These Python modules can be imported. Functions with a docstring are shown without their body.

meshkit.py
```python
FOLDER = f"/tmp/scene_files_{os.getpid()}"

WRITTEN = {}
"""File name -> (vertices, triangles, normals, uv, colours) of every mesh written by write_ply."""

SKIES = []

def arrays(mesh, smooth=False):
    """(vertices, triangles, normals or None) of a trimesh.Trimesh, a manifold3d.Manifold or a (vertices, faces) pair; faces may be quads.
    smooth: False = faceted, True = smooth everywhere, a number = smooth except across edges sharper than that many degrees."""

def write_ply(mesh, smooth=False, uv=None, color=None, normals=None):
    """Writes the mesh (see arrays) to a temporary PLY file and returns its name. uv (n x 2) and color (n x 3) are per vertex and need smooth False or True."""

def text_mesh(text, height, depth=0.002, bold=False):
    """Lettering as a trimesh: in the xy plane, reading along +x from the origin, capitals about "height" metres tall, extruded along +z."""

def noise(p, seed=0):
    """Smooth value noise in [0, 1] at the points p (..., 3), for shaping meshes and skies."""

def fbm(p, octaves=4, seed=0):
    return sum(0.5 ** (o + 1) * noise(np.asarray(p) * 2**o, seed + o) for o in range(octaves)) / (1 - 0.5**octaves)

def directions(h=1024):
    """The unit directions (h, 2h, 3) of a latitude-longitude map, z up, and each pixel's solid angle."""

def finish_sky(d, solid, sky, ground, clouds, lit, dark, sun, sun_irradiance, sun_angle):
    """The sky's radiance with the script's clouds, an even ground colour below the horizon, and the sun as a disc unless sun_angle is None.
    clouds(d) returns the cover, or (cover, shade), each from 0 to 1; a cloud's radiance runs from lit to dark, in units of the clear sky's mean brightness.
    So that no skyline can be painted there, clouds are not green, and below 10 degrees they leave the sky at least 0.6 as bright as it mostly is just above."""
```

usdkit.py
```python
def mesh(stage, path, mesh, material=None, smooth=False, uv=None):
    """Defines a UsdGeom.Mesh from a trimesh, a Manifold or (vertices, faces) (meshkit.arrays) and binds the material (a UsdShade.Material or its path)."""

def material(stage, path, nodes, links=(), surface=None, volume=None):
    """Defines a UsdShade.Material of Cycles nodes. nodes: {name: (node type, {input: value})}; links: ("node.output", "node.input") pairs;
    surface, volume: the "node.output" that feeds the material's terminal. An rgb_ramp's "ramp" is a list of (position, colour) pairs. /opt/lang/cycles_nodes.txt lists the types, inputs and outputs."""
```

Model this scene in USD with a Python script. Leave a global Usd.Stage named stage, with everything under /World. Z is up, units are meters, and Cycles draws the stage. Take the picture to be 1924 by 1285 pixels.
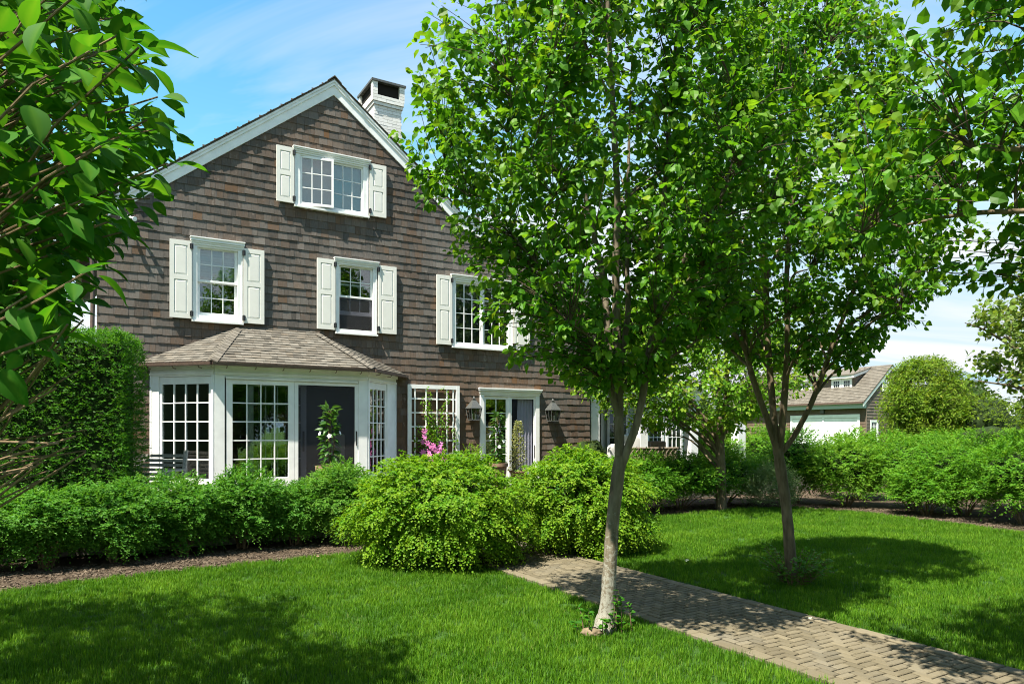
import math
import numpy as np
import shapely, shapely.geometry as sg
import trimesh
import usdkit, meshkit
from pxr import Usd, UsdGeom, UsdLux, UsdShade, Gf, Sdf, Vt

# ------------------------------------------------------------------ stage, camera, sky, sun
stage = Usd.Stage.CreateInMemory()
UsdGeom.SetStageUpAxis(stage, 'Z')
UsdGeom.SetStageMetersPerUnit(stage, 1.0)
W = UsdGeom.Xform.Define(stage, '/World')
stage.SetDefaultPrim(W.GetPrim())
UsdGeom.Scope.Define(stage, '/World/Looks')

EYE = 1.7
cam = UsdGeom.Camera.Define(stage, '/World/camera')
cam.AddTranslateOp().Set((0, 0, EYE))
cam.AddRotateXOp().Set(90)
cam.CreateHorizontalApertureAttr(36.0)
cam.CreateVerticalApertureAttr(36.0 * 683 / 1024)
cam.CreateFocalLengthAttr(36.0 * 1330 / 1924)
cam.CreateVerticalApertureOffsetAttr(36.0 * 169.5 / 1924)
cam.CreateClippingRangeAttr((0.05, 3000))
cam.CreateExposureAttr(1.95)

SUN = np.array([-1.15, -1.35, 3.4]); SUN /= np.linalg.norm(SUN)
SUN_EL, SUN_ROT = math.asin(SUN[2]), math.atan2(SUN[0], SUN[1])
sun = UsdLux.DistantLight.Define(stage, '/World/sun')
sun.CreateIntensityAttr(0.98)
sun.CreateAngleAttr(0.53)
sun.CreateNormalizeAttr(True)
sun.CreateColorAttr((1.0, 0.94, 0.82))
sun.AddTransformOp().Set(Gf.Matrix4d().SetRotate(Gf.Rotation(Gf.Vec3d(0, 0, -1), Gf.Vec3d(*map(float, -SUN)))))

def sky_material():
    return usdkit.material(stage, '/World/Looks/sky_air', {
        'sky': ('sky_texture', {'sky_type': 'single_scattering', 'sun_disc': False, 'sun_elevation': SUN_EL, 'sun_rotation': SUN_ROT,
                                'altitude': 0.0, 'air_density': 1.0, 'aerosol_density': 0.25, 'ozone_density': 2.5}),
        'sat': ('hsv', {'saturation': 1.28, 'value': 0.96}),
        'cap': ('mix', {'mix_type': 'darken', 'fac': 1.0, 'color2': (1.45, 2.10, 2.60)}),
        'tc': ('texture_coordinate', {}),
        'sep': ('separate_xyz', {}),
        'zz': ('math', {'math_type': 'add', 'value2': 0.14}),
        'zc': ('math', {'math_type': 'maximum', 'value2': 0.03}),
        'dx': ('math', {'math_type': 'divide'}), 'dy': ('math', {'math_type': 'divide'}),
        'com': ('combine_xyz', {'z': 0.3}),
        'map': ('mapping', {'scale': (.45, 1.2, 1), 'rotation': (0, 0, 0.5), 'location': (1.7, 9.4, 0)}),
        'n1': ('noise_texture', {'scale': 0.85, 'detail': 9.0, 'roughness': 0.58, 'distortion': 1.1}),
        'r1': ('rgb_ramp', {'ramp': [(0.0, (0, 0, 0)), (0.38, (0, 0, 0)), (0.49, (.42, .42, .42)), (0.60, (.95, .95, .95)), (1.0, (.95, .95, .95))]}),
        'mix': ('mix', {'color2': (2.45, 2.50, 2.55)}),
        'bg': ('background_shader', {'strength': 0.108}),
    }, [('sky.color', 'sat.color'), ('tc.generated', 'sep.vector'), ('sep.z', 'zz.value1'), ('zz.value', 'zc.value1'),
        ('sep.x', 'dx.value1'), ('zc.value', 'dx.value2'), ('sep.y', 'dy.value1'), ('zc.value', 'dy.value2'),
        ('dx.value', 'com.x'), ('dy.value', 'com.y'), ('com.vector', 'map.vector'), ('map.vector', 'n1.vector'),
        ('n1.fac', 'r1.fac'), ('r1.color', 'mix.fac'), ('sat.color', 'cap.color1'), ('cap.color', 'mix.color1'), ('mix.color', 'bg.color')], surface='bg.background')

sky = UsdLux.DomeLight.Define(stage, '/World/sky')
UsdShade.MaterialBindingAPI.Apply(sky.GetPrim()).Bind(sky_material())

# ------------------------------------------------------------------ helpers
R0 = np.random.default_rng
used = {}
def numbered(parent, name):
    k = (parent, name); n = used.get(k, 0); used[k] = n + 1
    return f'{parent}/{name}' + (f'_{n:03d}' if n else '')
def tag(p, label=None, cat=None, group=None, kind=None):
    p = p.GetPrim() if hasattr(p, 'GetPrim') else p
    for k, v in (('label', label), ('category', cat), ('group', group), ('kind', kind)):
        if v: p.SetCustomDataByKey(k, v)
    return p
def thing(name, label=None, cat=None, loc=(0, 0, 0), rotz=0.0, group=None, kind=None):
    x = UsdGeom.Xform.Define(stage, numbered('/World', name))
    x.AddTranslateOp().Set(tuple(map(float, loc)))
    if rotz: x.AddRotateZOp().Set(float(rotz))
    tag(x, label, cat, group, kind)
    return x
def sub(name, parent, label=None):
    x = UsdGeom.Xform.Define(stage, numbered(str(parent.GetPath()), name))
    tag(x, label)
    return x
class M:
    """collects triangles, with a tint per vertex"""
    def __init__(s): s.v, s.f, s.t, s.n = [], [], [], 0
    def add(s, v, f, t=(0.5, 0.5, 0.5)):
        v = np.asarray(v, float); f = np.asarray(f, int)
        if f.shape[1] == 4: f = np.vstack([f[:, [0, 1, 2]], f[:, [0, 2, 3]]])
        s.v.append(v); s.f.append(f + s.n); s.n += len(v)
        t = np.asarray(t, float)
        s.t.append(np.broadcast_to(t, (len(v), 3)) if t.ndim == 1 else t)
        return s
    def box(s, a0, a1, b0, b1, c0, c1, t=(0.5, 0.5, 0.5)):
        return s.add(*box(a0, a1, b0, b1, c0, c1), t)
    def arrays(s): return np.vstack(s.v), np.vstack(s.f), np.vstack(s.t)
    def part(s, name, mat, parent=None, kind=None, label=None, smooth=False):
        v, f, t = s.arrays()
        return part(name, (v, f), mat, parent, kind, label, smooth, t)
def box(a0, a1, b0, b1, c0, c1):
    v = np.array([(x, y, z) for z in (c0, c1) for y in (b0, b1) for x in (a0, a1)], float)
    return v, np.array([(0, 2, 3, 1), (4, 5, 7, 6), (0, 1, 5, 4), (2, 6, 7, 3), (0, 4, 6, 2), (1, 3, 7, 5)])
def part(name, mesh, mat, parent=None, kind=None, label=None, smooth=False, tint=None):
    path = numbered(str(parent.GetPath()) if parent is not None else '/World', name)
    m = usdkit.mesh(stage, path, mesh, mat, smooth=smooth)
    if tint is not None and smooth in (False, True):
        UsdGeom.PrimvarsAPI(m).CreatePrimvar('tint', Sdf.ValueTypeNames.Color3fArray, 'vertex').Set(Vt.Vec3fArray.FromNumpy(np.ascontiguousarray(tint, np.float32)))
    tag(m, label=label, kind=kind)
    return m
def rot2(v, a):
    c, s_ = math.cos(a), math.sin(a); v = np.array(v, float); x, y = v[:, 0].copy(), v[:, 1].copy()
    v[:, 0], v[:, 1] = c * x - s_ * y, s_ * x + c * y
    return v
def tube(pts, rad, sides=6, jitter=0.0, rng=None, cap=True):
    p = np.asarray(pts, float); n = len(p); rad = np.broadcast_to(np.asarray(rad, float), (n,))
    t = np.gradient(p, axis=0); t /= np.linalg.norm(t, axis=1, keepdims=True) + 1e-12
    ref = np.array([1.0, 0, 0]) if abs(t[:, 2]).mean() > 0.6 else np.array([0, 0, 1.0])
    a = np.cross(t, ref); a /= np.linalg.norm(a, axis=1, keepdims=True) + 1e-12
    b = np.cross(t, a); ang = np.arange(sides) * 2 * np.pi / sides
    r = rad[:, None] * np.ones(sides)
    if jitter: r = r * (1 + jitter * (rng.random((n, sides)) - 0.5))
    v = p[:, None] + r[..., None] * (np.cos(ang)[None, :, None] * a[:, None] + np.sin(ang)[None, :, None] * b[:, None])
    i, j = np.meshgrid(np.arange(n - 1), np.arange(sides), indexing='ij')
    q = np.stack([i * sides + j, i * sides + (j + 1) % sides, (i + 1) * sides + (j + 1) % sides, (i + 1) * sides + j], -1).reshape(-1, 4)
    f = np.vstack([q[:, [0, 2, 1]], q[:, [0, 3, 2]]])
    v = v.reshape(-1, 3)
    if cap:
        v = np.vstack([v, p[-1]]); k = (n - 1) * sides
        f = np.vstack([f, [(k + j, k + (j + 1) % sides, len(v) - 1) for j in range(sides)]])
    return v, f
def smooth_line(pts, per=6):
    """Catmull-Rom through the points"""
    p = np.asarray(pts, float); p = np.vstack([2 * p[0] - p[1], p, 2 * p[-1] - p[-2]]); out = []
    for i in range(1, len(p) - 2):
        for u in np.arange(per) / per:
            a, b, c, d = p[i - 1:i + 3]
            out.append(0.5 * (2 * b + (c - a) * u + (2 * a - 5 * b + 4 * c - d) * u * u + (3 * b - 3 * c + d - a) * u ** 3))
    out.append(p[-2]); return np.array(out)
def norm(v): return v / (np.linalg.norm(v, axis=-1, keepdims=True) + 1e-12)

LEAF2 = (np.array([(0, 0, 0), (.45, .5, .10), (.45, -.5, .10), (1, 0, -.05)]), np.array([(0, 2, 3), (0, 3, 1)]))
LEAF6 = (np.array([(0, 0, 0), (.5, 0, .0), (1.04, 0, -.16), (.22, .40, .07), (.62, .40, .05), (.22, -.40, .07), (.62, -.40, .05)]),
         np.array([(0, 1, 3), (3, 1, 4), (4, 1, 2), (0, 5, 1), (5, 6, 1), (6, 2, 1)]))
def big_leaf():
    us = np.array([0, .1, .25, .42, .6, .78, .9, 1.0]); ws = np.array([0.02, .26, .44, .5, .45, .28, .12, 0.0])
    v = []; f = []
    for u, w_ in zip(us, ws):
        d = -0.28 * u * u
        for k in (-1, -.5, 0, .5, 1): v.append((u, w_ * k, d + 0.16 * w_ * abs(k) * 1.2 + 0.02 * math.sin(u * 40) * abs(k)))
    for i in range(len(us) - 1):
        for j in range(4):
            a = i * 5 + j; f.append((a, a + 5, a + 6, a + 1))
    f = np.array(f); return np.array(v), np.vstack([f[:, [0, 1, 2]], f[:, [0, 2, 3]]])
LEAFB = big_leaf()
def leaves(P, D, N, L, Wd, tint, kind=LEAF2):
    """one mesh of leaves: base P, along D, facing N, length L, width Wd, tint (n,3)"""
    tv, tf = kind; n = len(P); D = norm(D); S = norm(np.cross(D, N)); N = np.cross(S, D)
    L = np.broadcast_to(L, (n,)); Wd = np.broadcast_to(Wd, (n,))
    V = P[:, None] + tv[None, :, 0:1] * (L[:, None] * D)[:, None] + tv[None, :, 1:2] * (Wd[:, None] * S)[:, None] + tv[None, :, 2:3] * (L[:, None] * N)[:, None]
    F = tf[None] + (np.arange(n) * len(tv))[:, None, None]
    T = np.repeat(np.asarray(tint, float), len(tv), axis=0)
    if len(tv) == 40: T[2::5, 1] += .30; T[2::5, 0] += .12
    return V.reshape(-1, 3), F.reshape(-1, 3), T

# house frame: x along the gable front, y into the house, z up
HO = np.array([-7.082, 12.0766, 0.0]); HR = 30.3882
def LW(s, w, z=0.0):
    c, s_ = math.cos(math.radians(HR)), math.sin(math.radians(HR))
    return np.array([HO[0] + c * s - s_ * w, HO[1] + s_ * s + c * w, z + 0 * np.asarray(s, float)])

# ------------------------------------------------------------------ materials
def mat(name, nodes, links, surface): return usdkit.material(stage, f'/World/Looks/{name}', nodes, links, surface=surface)
def plain(name, col, rough=0.5, spec=0.5, noise=0.0, scale=30.0, bevel=0.0, bump=0.0, metallic=0.0):
    nd = {'p': ('principled_bsdf', {'base_color': col, 'roughness': rough, 'specular_ior_level': spec, 'metallic': metallic})}; lk = []
    if noise or bump:
        nd['g'] = ('geometry', {}); nd['n'] = ('noise_texture', {'scale': scale, 'detail': 5.0, 'roughness': 0.6}); lk.append(('g.position', 'n.vector'))
    if noise:
        lo, hi = [tuple(c * k for c in col) for k in (1 - noise, 1 + noise)]
        nd['r'] = ('rgb_ramp', {'ramp': [(0.3, lo), (0.7, hi)]}); lk += [('n.fac', 'r.fac'), ('r.color', 'p.base_color')]
    if bevel: nd['bv'] = ('bevel', {'radius': bevel, 'samples': 4})
    if bump:
        nd['b'] = ('bump', {'strength': bump, 'distance': 0.01}); lk += [('n.fac', 'b.height'), ('b.normal', 'p.normal')]
        if bevel: lk.append(('bv.bevel', 'b.normal'))
    elif bevel: lk.append(('bv.bevel', 'p.normal'))
    return mat(name, nd, lk, 'p.BSDF')
WHITE = plain('white_paint', (.79, .79, .775), .45, .4, noise=.09, scale=3.5, bevel=.006)
SHUT = plain('shutter_paint', (.70, .685, .63), .45, .4, noise=.04, scale=6, bevel=.006)
SCREEN_FRAME = plain('grey_frame', (.42, .43, .44), .5, .4)
IRON = plain('black_iron', (.015, .015, .016), .5, .4)
LEAD = plain('weathered_copper', (.085, .088, .082), .5, .5, noise=.3, scale=40, metallic=.3)
COPPER = plain('brown_copper', (.115, .075, .058), .5, .5, noise=.25, scale=25, metallic=.3)
GREENFASCIA = plain('green_shade_paint', (.33, .40, .36), .5, .3)
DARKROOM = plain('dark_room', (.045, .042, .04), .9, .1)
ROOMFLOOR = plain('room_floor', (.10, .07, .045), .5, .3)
BLIND = plain('blind_fabric', (.50, .52, .51), .9, .1)
SHADE = plain('roller_shade', (.20, .25, .27), .9, .1)
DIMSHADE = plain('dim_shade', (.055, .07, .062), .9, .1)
CURTAIN = plain('grey_curtain', (.72, .72, .74), .9, .1)
LINEN = plain('beige_linen', (.46, .42, .36), .9, .1)
CUSHION = plain('white_cushion', (.52, .51, .49), .9, .1)
TEAK = plain('weathered_teak', (.30, .28, .25), .8, .2, noise=.35, scale=30)
WICKER = plain('brown_wicker', (.19, .15, .11), .8, .2, noise=.4, scale=60)
SOFAFAB = plain('olive_canvas', (.23, .20, .12), .9, .1, noise=.15, scale=10)
STONE = plain('bluestone', (.17, .155, .125), .85, .2, noise=.3, scale=9, bump=.5)
TERRACOTTA = plain('pot_clay', (.20, .13, .085), .8, .2, noise=.2, scale=20)
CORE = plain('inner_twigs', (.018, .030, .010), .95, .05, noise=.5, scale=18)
REDBROWN = plain('red_brown_boards', (.17, .07, .045), .8, .2, noise=.3, scale=15)
BULB = plain('candle_white', (.75, .73, .68), .5, .3)
PINK = plain('pink_petal', (.55, .16, .36), .6, .2, noise=.2, scale=60)
PETAL = plain('white_petal', (.82, .82, .80), .6, .2)
YELLOWEYE = plain('flower_centre', (.55, .42, .05), .7, .2)

def attr_mat(name, ramp, rough=.5, spec=.4, trans=0.0, tcol=None, streak=None, bump=0.0, bump_scale=200):
    """colour from the tint attribute's first channel through a ramp, second channel mixes towards streak colour"""
    nd = {'a': ('attribute', {'attribute': 'tint'}), 's': ('separate_color', {'color_type': 'rgb'}), 'r': ('rgb_ramp', {'ramp': ramp}),
          'p': ('principled_bsdf', {'roughness': rough, 'specular_ior_level': spec})}
    lk = [('a.color', 's.color'), ('s.r', 'r.fac')]; col = 'r.color'
    if streak:
        nd['m'] = ('mix', {'color2': streak}); lk += [('s.g', 'm.fac'), (col, 'm.color1')]; col = 'm.color'
    lk.append((col, 'p.base_color')); out = 'p.BSDF'
    if trans:
        nd['t'] = ('translucent_bsdf', {}); nd['h'] = ('mix', {'mix_type': 'multiply', 'fac': 1.0, 'color2': tcol or (1.5, 1.35, .6)})
        nd['x'] = ('mix_closure', {'fac': trans}); lk += [(col, 'h.color1'), ('h.color', 't.color'), ('p.BSDF', 'x.closure1'), ('t.BSDF', 'x.closure2')]; out = 'x.closure'
    return mat(name, nd, lk, out)
def leaf_mat(name, dark, mid, light, young, rough=.42, spec=.4, trans=.42):
    spec, rough = spec * .45, rough + .08
    return attr_mat(name, [(0, dark), (.5, mid), (1, light)], rough, spec, trans, streak=young)
PEAR = leaf_mat('pear_leaf', (.035, .128, .008), (.070, .208, .010), (.125, .295, .015), (.26, .33, .024), rough=.36, spec=.5, trans=.48)
PEARFAR = leaf_mat('far_pear_leaf', (.05, .15, .008), (.095, .235, .011), (.165, .32, .018), (.28, .34, .03), rough=.42)
BIGL = leaf_mat('large_leaf', (.018, .085, .006), (.032, .14, .008), (.07, .21, .012), (.10, .20, .018), rough=.55, spec=.28, trans=.45)
SPIREA = leaf_mat('spirea_leaf', (.036, .13, .007), (.080, .22, .009), (.15, .315, .013), (.32, .38, .02), rough=.42)
ROW = leaf_mat('row_leaf', (.03, .13, .012), (.06, .195, .017), (.11, .27, .028), (.18, .29, .035), rough=.42)
HEDGE = leaf_mat('hedge_leaf', (.022, .10, .007), (.045, .165, .009), (.09, .25, .013), (.16, .30, .018), rough=.36, spec=.45)
RIGHTL = leaf_mat('bed_leaf', (.034, .135, .008), (.07, .215, .011), (.125, .295, .017), (.23, .32, .03), rough=.42)
SILVER = leaf_mat('silver_leaf', (.10, .17, .07), (.15, .23, .10), (.21, .30, .14), (.24, .30, .16), rough=.55)
WILLOW = leaf_mat('round_tree_leaf', (.06, .14, .009), (.105, .205, .012), (.17, .28, .02), (.26, .29, .03), rough=.5)
MAPLE = leaf_mat('maple_leaf', (.06, .12, .014), (.10, .175, .022), (.155, .235, .04), (.19, .19, .06), rough=.5)
FARTREE = leaf_mat('far_tree_leaf', (.025, .06, .014), (.04, .085, .018), (.06, .11, .024), (.08, .11, .03), rough=.55)
BOX = leaf_mat('box_leaf', (.07, .12, .014), (.11, .17, .018), (.16, .22, .024), (.20, .23, .03), rough=.5)
POT = leaf_mat('mandevilla_leaf', (.02, .075, .014), (.035, .11, .02), (.07, .17, .03), (.12, .20, .04), rough=.28, spec=.6)
VARI = leaf_mat('variegated_leaf', (.12, .16, .05), (.24, .28, .12), (.42, .44, .26), (.45, .44, .28), rough=.5)
def grass_mat():
    nd = {'a': ('attribute', {'attribute': 'tint'}), 's': ('separate_color', {'color_type': 'rgb'}), 'r': ('rgb_ramp', {'ramp': [(0, (.030, .098, .005)), (.55, (.072, .182, .008)), (1, (.155, .285, .02))]}),
          'g': ('geometry', {}), 'n': ('noise_texture', {'scale': 1.1, 'detail': 5.0, 'roughness': .62}), 'o': ('math', {'math_type': 'multiply_add', 'value2': 1.5, 'value3': -.75}), 'q': ('math', {'math_type': 'add', 'use_clamp': True}),
          'm': ('mix', {'color2': (.20, .22, .06)}), 'p': ('principled_bsdf', {'roughness': .55, 'specular_ior_level': .14}), 't': ('translucent_bsdf', {}),
          'h': ('mix', {'mix_type': 'multiply', 'fac': 1.0, 'color2': (1.3, 1.25, .6)}), 'x': ('mix_closure', {'fac': .4})}
    return mat('lawn_blade', nd, [('a.color', 's.color'), ('g.position', 'n.vector'), ('n.fac', 'o.value1'), ('o.value', 'q.value1'), ('s.r', 'q.value2'), ('q.value', 'r.fac'), ('s.g', 'm.fac'), ('r.color', 'm.color1'), ('m.color', 'p.base_color'),
                                  ('m.color', 'h.color1'), ('h.color', 't.color'), ('p.BSDF', 'x.closure1'), ('t.BSDF', 'x.closure2')], 'x.closure')
GRASS = grass_mat()

def bark_mat(name, a, b, scale, spots=0.0):
    nd = {'g': ('geometry', {}), 'm': ('mapping', {'scale': (1, 1, .25)}), 'n': ('noise_texture', {'scale': scale, 'detail': 8.0, 'roughness': .65}),
          'r': ('rgb_ramp', {'ramp': [(.32, a), (.68, b)]}), 'b': ('bump', {'strength': .9, 'distance': .012}), 'p': ('principled_bsdf', {'roughness': .9, 'specular_ior_level': .15})}
    lk = [('g.position', 'm.vector'), ('m.vector', 'n.vector'), ('n.fac', 'r.fac'), ('n.fac', 'b.height'), ('b.normal', 'p.normal')]
    if spots:
        nd['v'] = ('noise_texture', {'scale': 34.0, 'detail': 4.0, 'roughness': .7}); nd['sep'] = ('separate_xyz', {}); nd['mr'] = ('map_range', {'from_min': .15, 'from_max': 1.5, 'to_min': .62, 'to_max': .30, 'clamp': True})
        nd['cmp'] = ('math', {'math_type': 'subtract'}); nd['k'] = ('math', {'math_type': 'multiply', 'value2': 9.0, 'use_clamp': True})
        nd['inv'] = ('math', {'math_type': 'subtract', 'value1': 1.0}); nd['mx'] = ('mix', {'color2': (.30, .295, .25)}); nd['sc'] = ('math', {'math_type': 'multiply', 'value2': spots})
        lk += [('g.position', 'v.vector'), ('g.position', 'sep.vector'), ('sep.z', 'mr.value'), ('mr.result', 'cmp.value1'), ('v.fac', 'cmp.value2'), ('cmp.value', 'k.value1'),
               ('k.value', 'sc.value1'), ('sc.value', 'mx.fac'), ('r.color', 'mx.color1'), ('mx.color', 'p.base_color')]
        del nd['inv']
    else: lk.append(('r.color', 'p.base_color'))
    return mat(name, nd, lk, 'p.BSDF')
BARK = bark_mat('pear_bark', (.075, .060, .040), (.20, .17, .12), 18, .75)
BARK2 = bark_mat('brown_bark', (.075, .056, .034), (.20, .155, .10), 18)
TWIG = bark_mat('twig_bark', (.045, .032, .022), (.11, .08, .055), 30)
STEMB = bark_mat('bush_stem', (.10, .065, .035), (.22, .16, .095), 28)

def shingle_mat(name, grey_a, grey_b, brown, pale, streak=34.0):
    """weathered cedar: tone per shingle in tint.r, brownness in tint.g; vertical grain from stretched noise"""
    nd = {'a': ('attribute', {'attribute': 'tint'}), 's': ('separate_color', {'color_type': 'rgb'}), 'tc': ('texture_coordinate', {}),
          'm': ('mapping', {'scale': (1, 1, .07)}), 'n': ('noise_texture', {'scale': streak * 3, 'detail': 6.0, 'roughness': .62}),
          'm2': ('mapping', {'scale': (1, 1, .45)}), 'n2': ('noise_texture', {'scale': 9.0, 'detail': 5.0, 'roughness': .65}),
          'ad': ('math', {'math_type': 'multiply_add', 'value2': 1.0, 'value3': -.5}), 'ad2': ('math', {'math_type': 'add', 'use_clamp': True}),
          'r': ('rgb_ramp', {'ramp': [(0, grey_a), (.5, tuple((x + y) / 2 for x, y in zip(grey_a, grey_b))), (1, grey_b)]}),
          'bn': ('math', {'math_type': 'multiply_add', 'value2': 1.1, 'value3': -.55}), 'bs': ('math', {'math_type': 'add', 'use_clamp': True}),
          'mb': ('mix', {'color2': brown}),
          'pr': ('rgb_ramp', {'ramp': [(.60, (0, 0, 0)), (.80, (.7, .7, .7))]}), 'mp': ('mix', {'color2': pale}),
          'b': ('bump', {'strength': .55, 'distance': .006}), 'p': ('principled_bsdf', {'roughness': .85, 'specular_ior_level': .25})}
    lk = [('a.color', 's.color'), ('tc.object', 'm.vector'), ('m.vector', 'n.vector'), ('tc.object', 'm2.vector'), ('m2.vector', 'n2.vector'),
          ('n.fac', 'ad.value1'), ('ad.value', 'ad2.value1'), ('s.r', 'ad2.value2'), ('ad2.value', 'r.fac'),
          ('n2.fac', 'bn.value1'), ('bn.value', 'bs.value1'), ('s.g', 'bs.value2'), ('bs.value', 'mb.fac'), ('r.color', 'mb.color1'),
          ('n2.fac', 'pr.fac'), ('pr.color', 'mp.fac'), ('mb.color', 'mp.color1'), ('mp.color', 'p.base_color'),
          ('n.fac', 'b.height'), ('b.normal', 'p.normal')]
    return mat(name, nd, lk, 'p.BSDF')
SHINGLE = shingle_mat('cedar_shingle', (.050, .045, .040), (.180, .162, .146), (.126, .066, .030), (.31, .288, .268))
ROOFSH = shingle_mat('roof_shingle', (.062, .056, .046), (.175, .160, .135), (.11, .085, .058), (.25, .23, .195))
FARSH = shingle_mat('far_shingle', (.085, .07, .056), (.19, .16, .13), (.12, .07, .04), (.22, .19, .16), 20)
WALLCORE = plain('sheathing', (.05, .04, .033), .9, .1)

def brick_mat():
    nd = {'a': ('attribute', {'attribute': 'tint'}), 's': ('separate_color', {'color_type': 'rgb'}), 'g': ('geometry', {}),
          'n': ('noise_texture', {'scale': 24.0, 'detail': 6.0, 'roughness': .7}), 'r': ('rgb_ramp', {'ramp': [(0, (.62, .61, .58)), (1, (.74, .73, .71))]}),
          'w': ('rgb_ramp', {'ramp': [(.62, (0, 0, 0)), (.72, (.8, .8, .8))]}), 'm': ('mix', {'color2': (.34, .30, .27)}),
          'b': ('bump', {'strength': .4, 'distance': .006}), 'p': ('principled_bsdf', {'roughness': .75})}
    return mat('painted_brick', nd, [('a.color', 's.color'), ('s.r', 'r.fac'), ('g.position', 'n.vector'), ('n.fac', 'w.fac'), ('w.color', 'm.fac'), ('r.color', 'm.color1'), ('m.color', 'p.base_color'), ('n.fac', 'b.height'), ('b.normal', 'p.normal')], 'p.BSDF')
BRICK = brick_mat()
MORTAR = plain('painted_mortar', (.40, .39, .37), .9, .1)
SOOT = plain('soot', (.02, .018, .016), .95, .05)

def glass_mat(name, tint, gain=1.6):
    nd = {'f': ('fresnel', {'IOR': 1.5}), 'k': ('math', {'math_type': 'multiply_add', 'value2': gain, 'value3': .04, 'use_clamp': True}), 't': ('transparent_bsdf', {'color': tint}),
          'g': ('glossy_bsdf', {'color': (.95, .97, 1.0), 'roughness': 0.0}), 'x': ('mix_closure', {})}
    return mat(name, nd, [('f.fac', 'k.value1'), ('k.value', 'x.fac'), ('t.BSDF', 'x.closure1'), ('g.BSDF', 'x.closure2')], 'x.closure')
GLASS = glass_mat('window_glass', (.88, .92, .91), 1.8)
LAMPGLASS = glass_mat('lamp_glass', (.95, .96, .96), .8)
def screen_mat(name='insect_screen', fac=.62):
    nd = {'d': ('diffuse_bsdf', {'color': (.040, .037, .034)}), 't': ('transparent_bsdf', {'color': (.9, .9, .95)}), 'x': ('mix_closure', {'fac': fac})}
    return mat(name, nd, [('d.BSDF', 'x.closure1'), ('t.BSDF', 'x.closure2')], 'x.closure')
MESHSCREEN = screen_mat()
THINSCREEN = screen_mat('thin_screen', .80)

def ground_mat(name, cols, scale, bump=.6, dist=.02, rough=.95, voro=False):
    nd = {'g': ('geometry', {}), 'n': ('noise_texture', {'scale': scale, 'detail': 8.0, 'roughness': .7}), 'n2': ('noise_texture', {'scale': scale * .08, 'detail': 3.0}),
          'mx': ('mix_float', {'fac': .35}), 'r': ('rgb_ramp', {'ramp': cols}), 'b': ('bump', {'strength': bump, 'distance': dist}), 'p': ('principled_bsdf', {'roughness': rough, 'specular_ior_level': .15})}
    lk = [('g.position', 'n.vector'), ('g.position', 'n2.vector'), ('n.fac', 'mx.a'), ('n2.fac', 'mx.b'), ('mx.result', 'r.fac'), ('r.color', 'p.base_color'), ('n.fac', 'b.height'), ('b.normal', 'p.normal')]
    return mat(name, nd, lk, 'p.BSDF')
SOIL = ground_mat('turf_soil', [(.3, (.018, .045, .008)), (.7, (.035, .085, .012))], 30)
FIELD = ground_mat('far_field', [(.3, (.035, .075, .015)), (.7, (.06, .12, .02))], 8)
MULCH = ground_mat('mulch_bark', [(.3, (.034, .024, .016)), (.52, (.085, .062, .042)), (.75, (.17, .13, .09))], 45, 1.0, .03)
JOINT = ground_mat('joint_sand', [(.3, (.016, .015, .009)), (.7, (.045, .038, .024))], 60)
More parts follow.
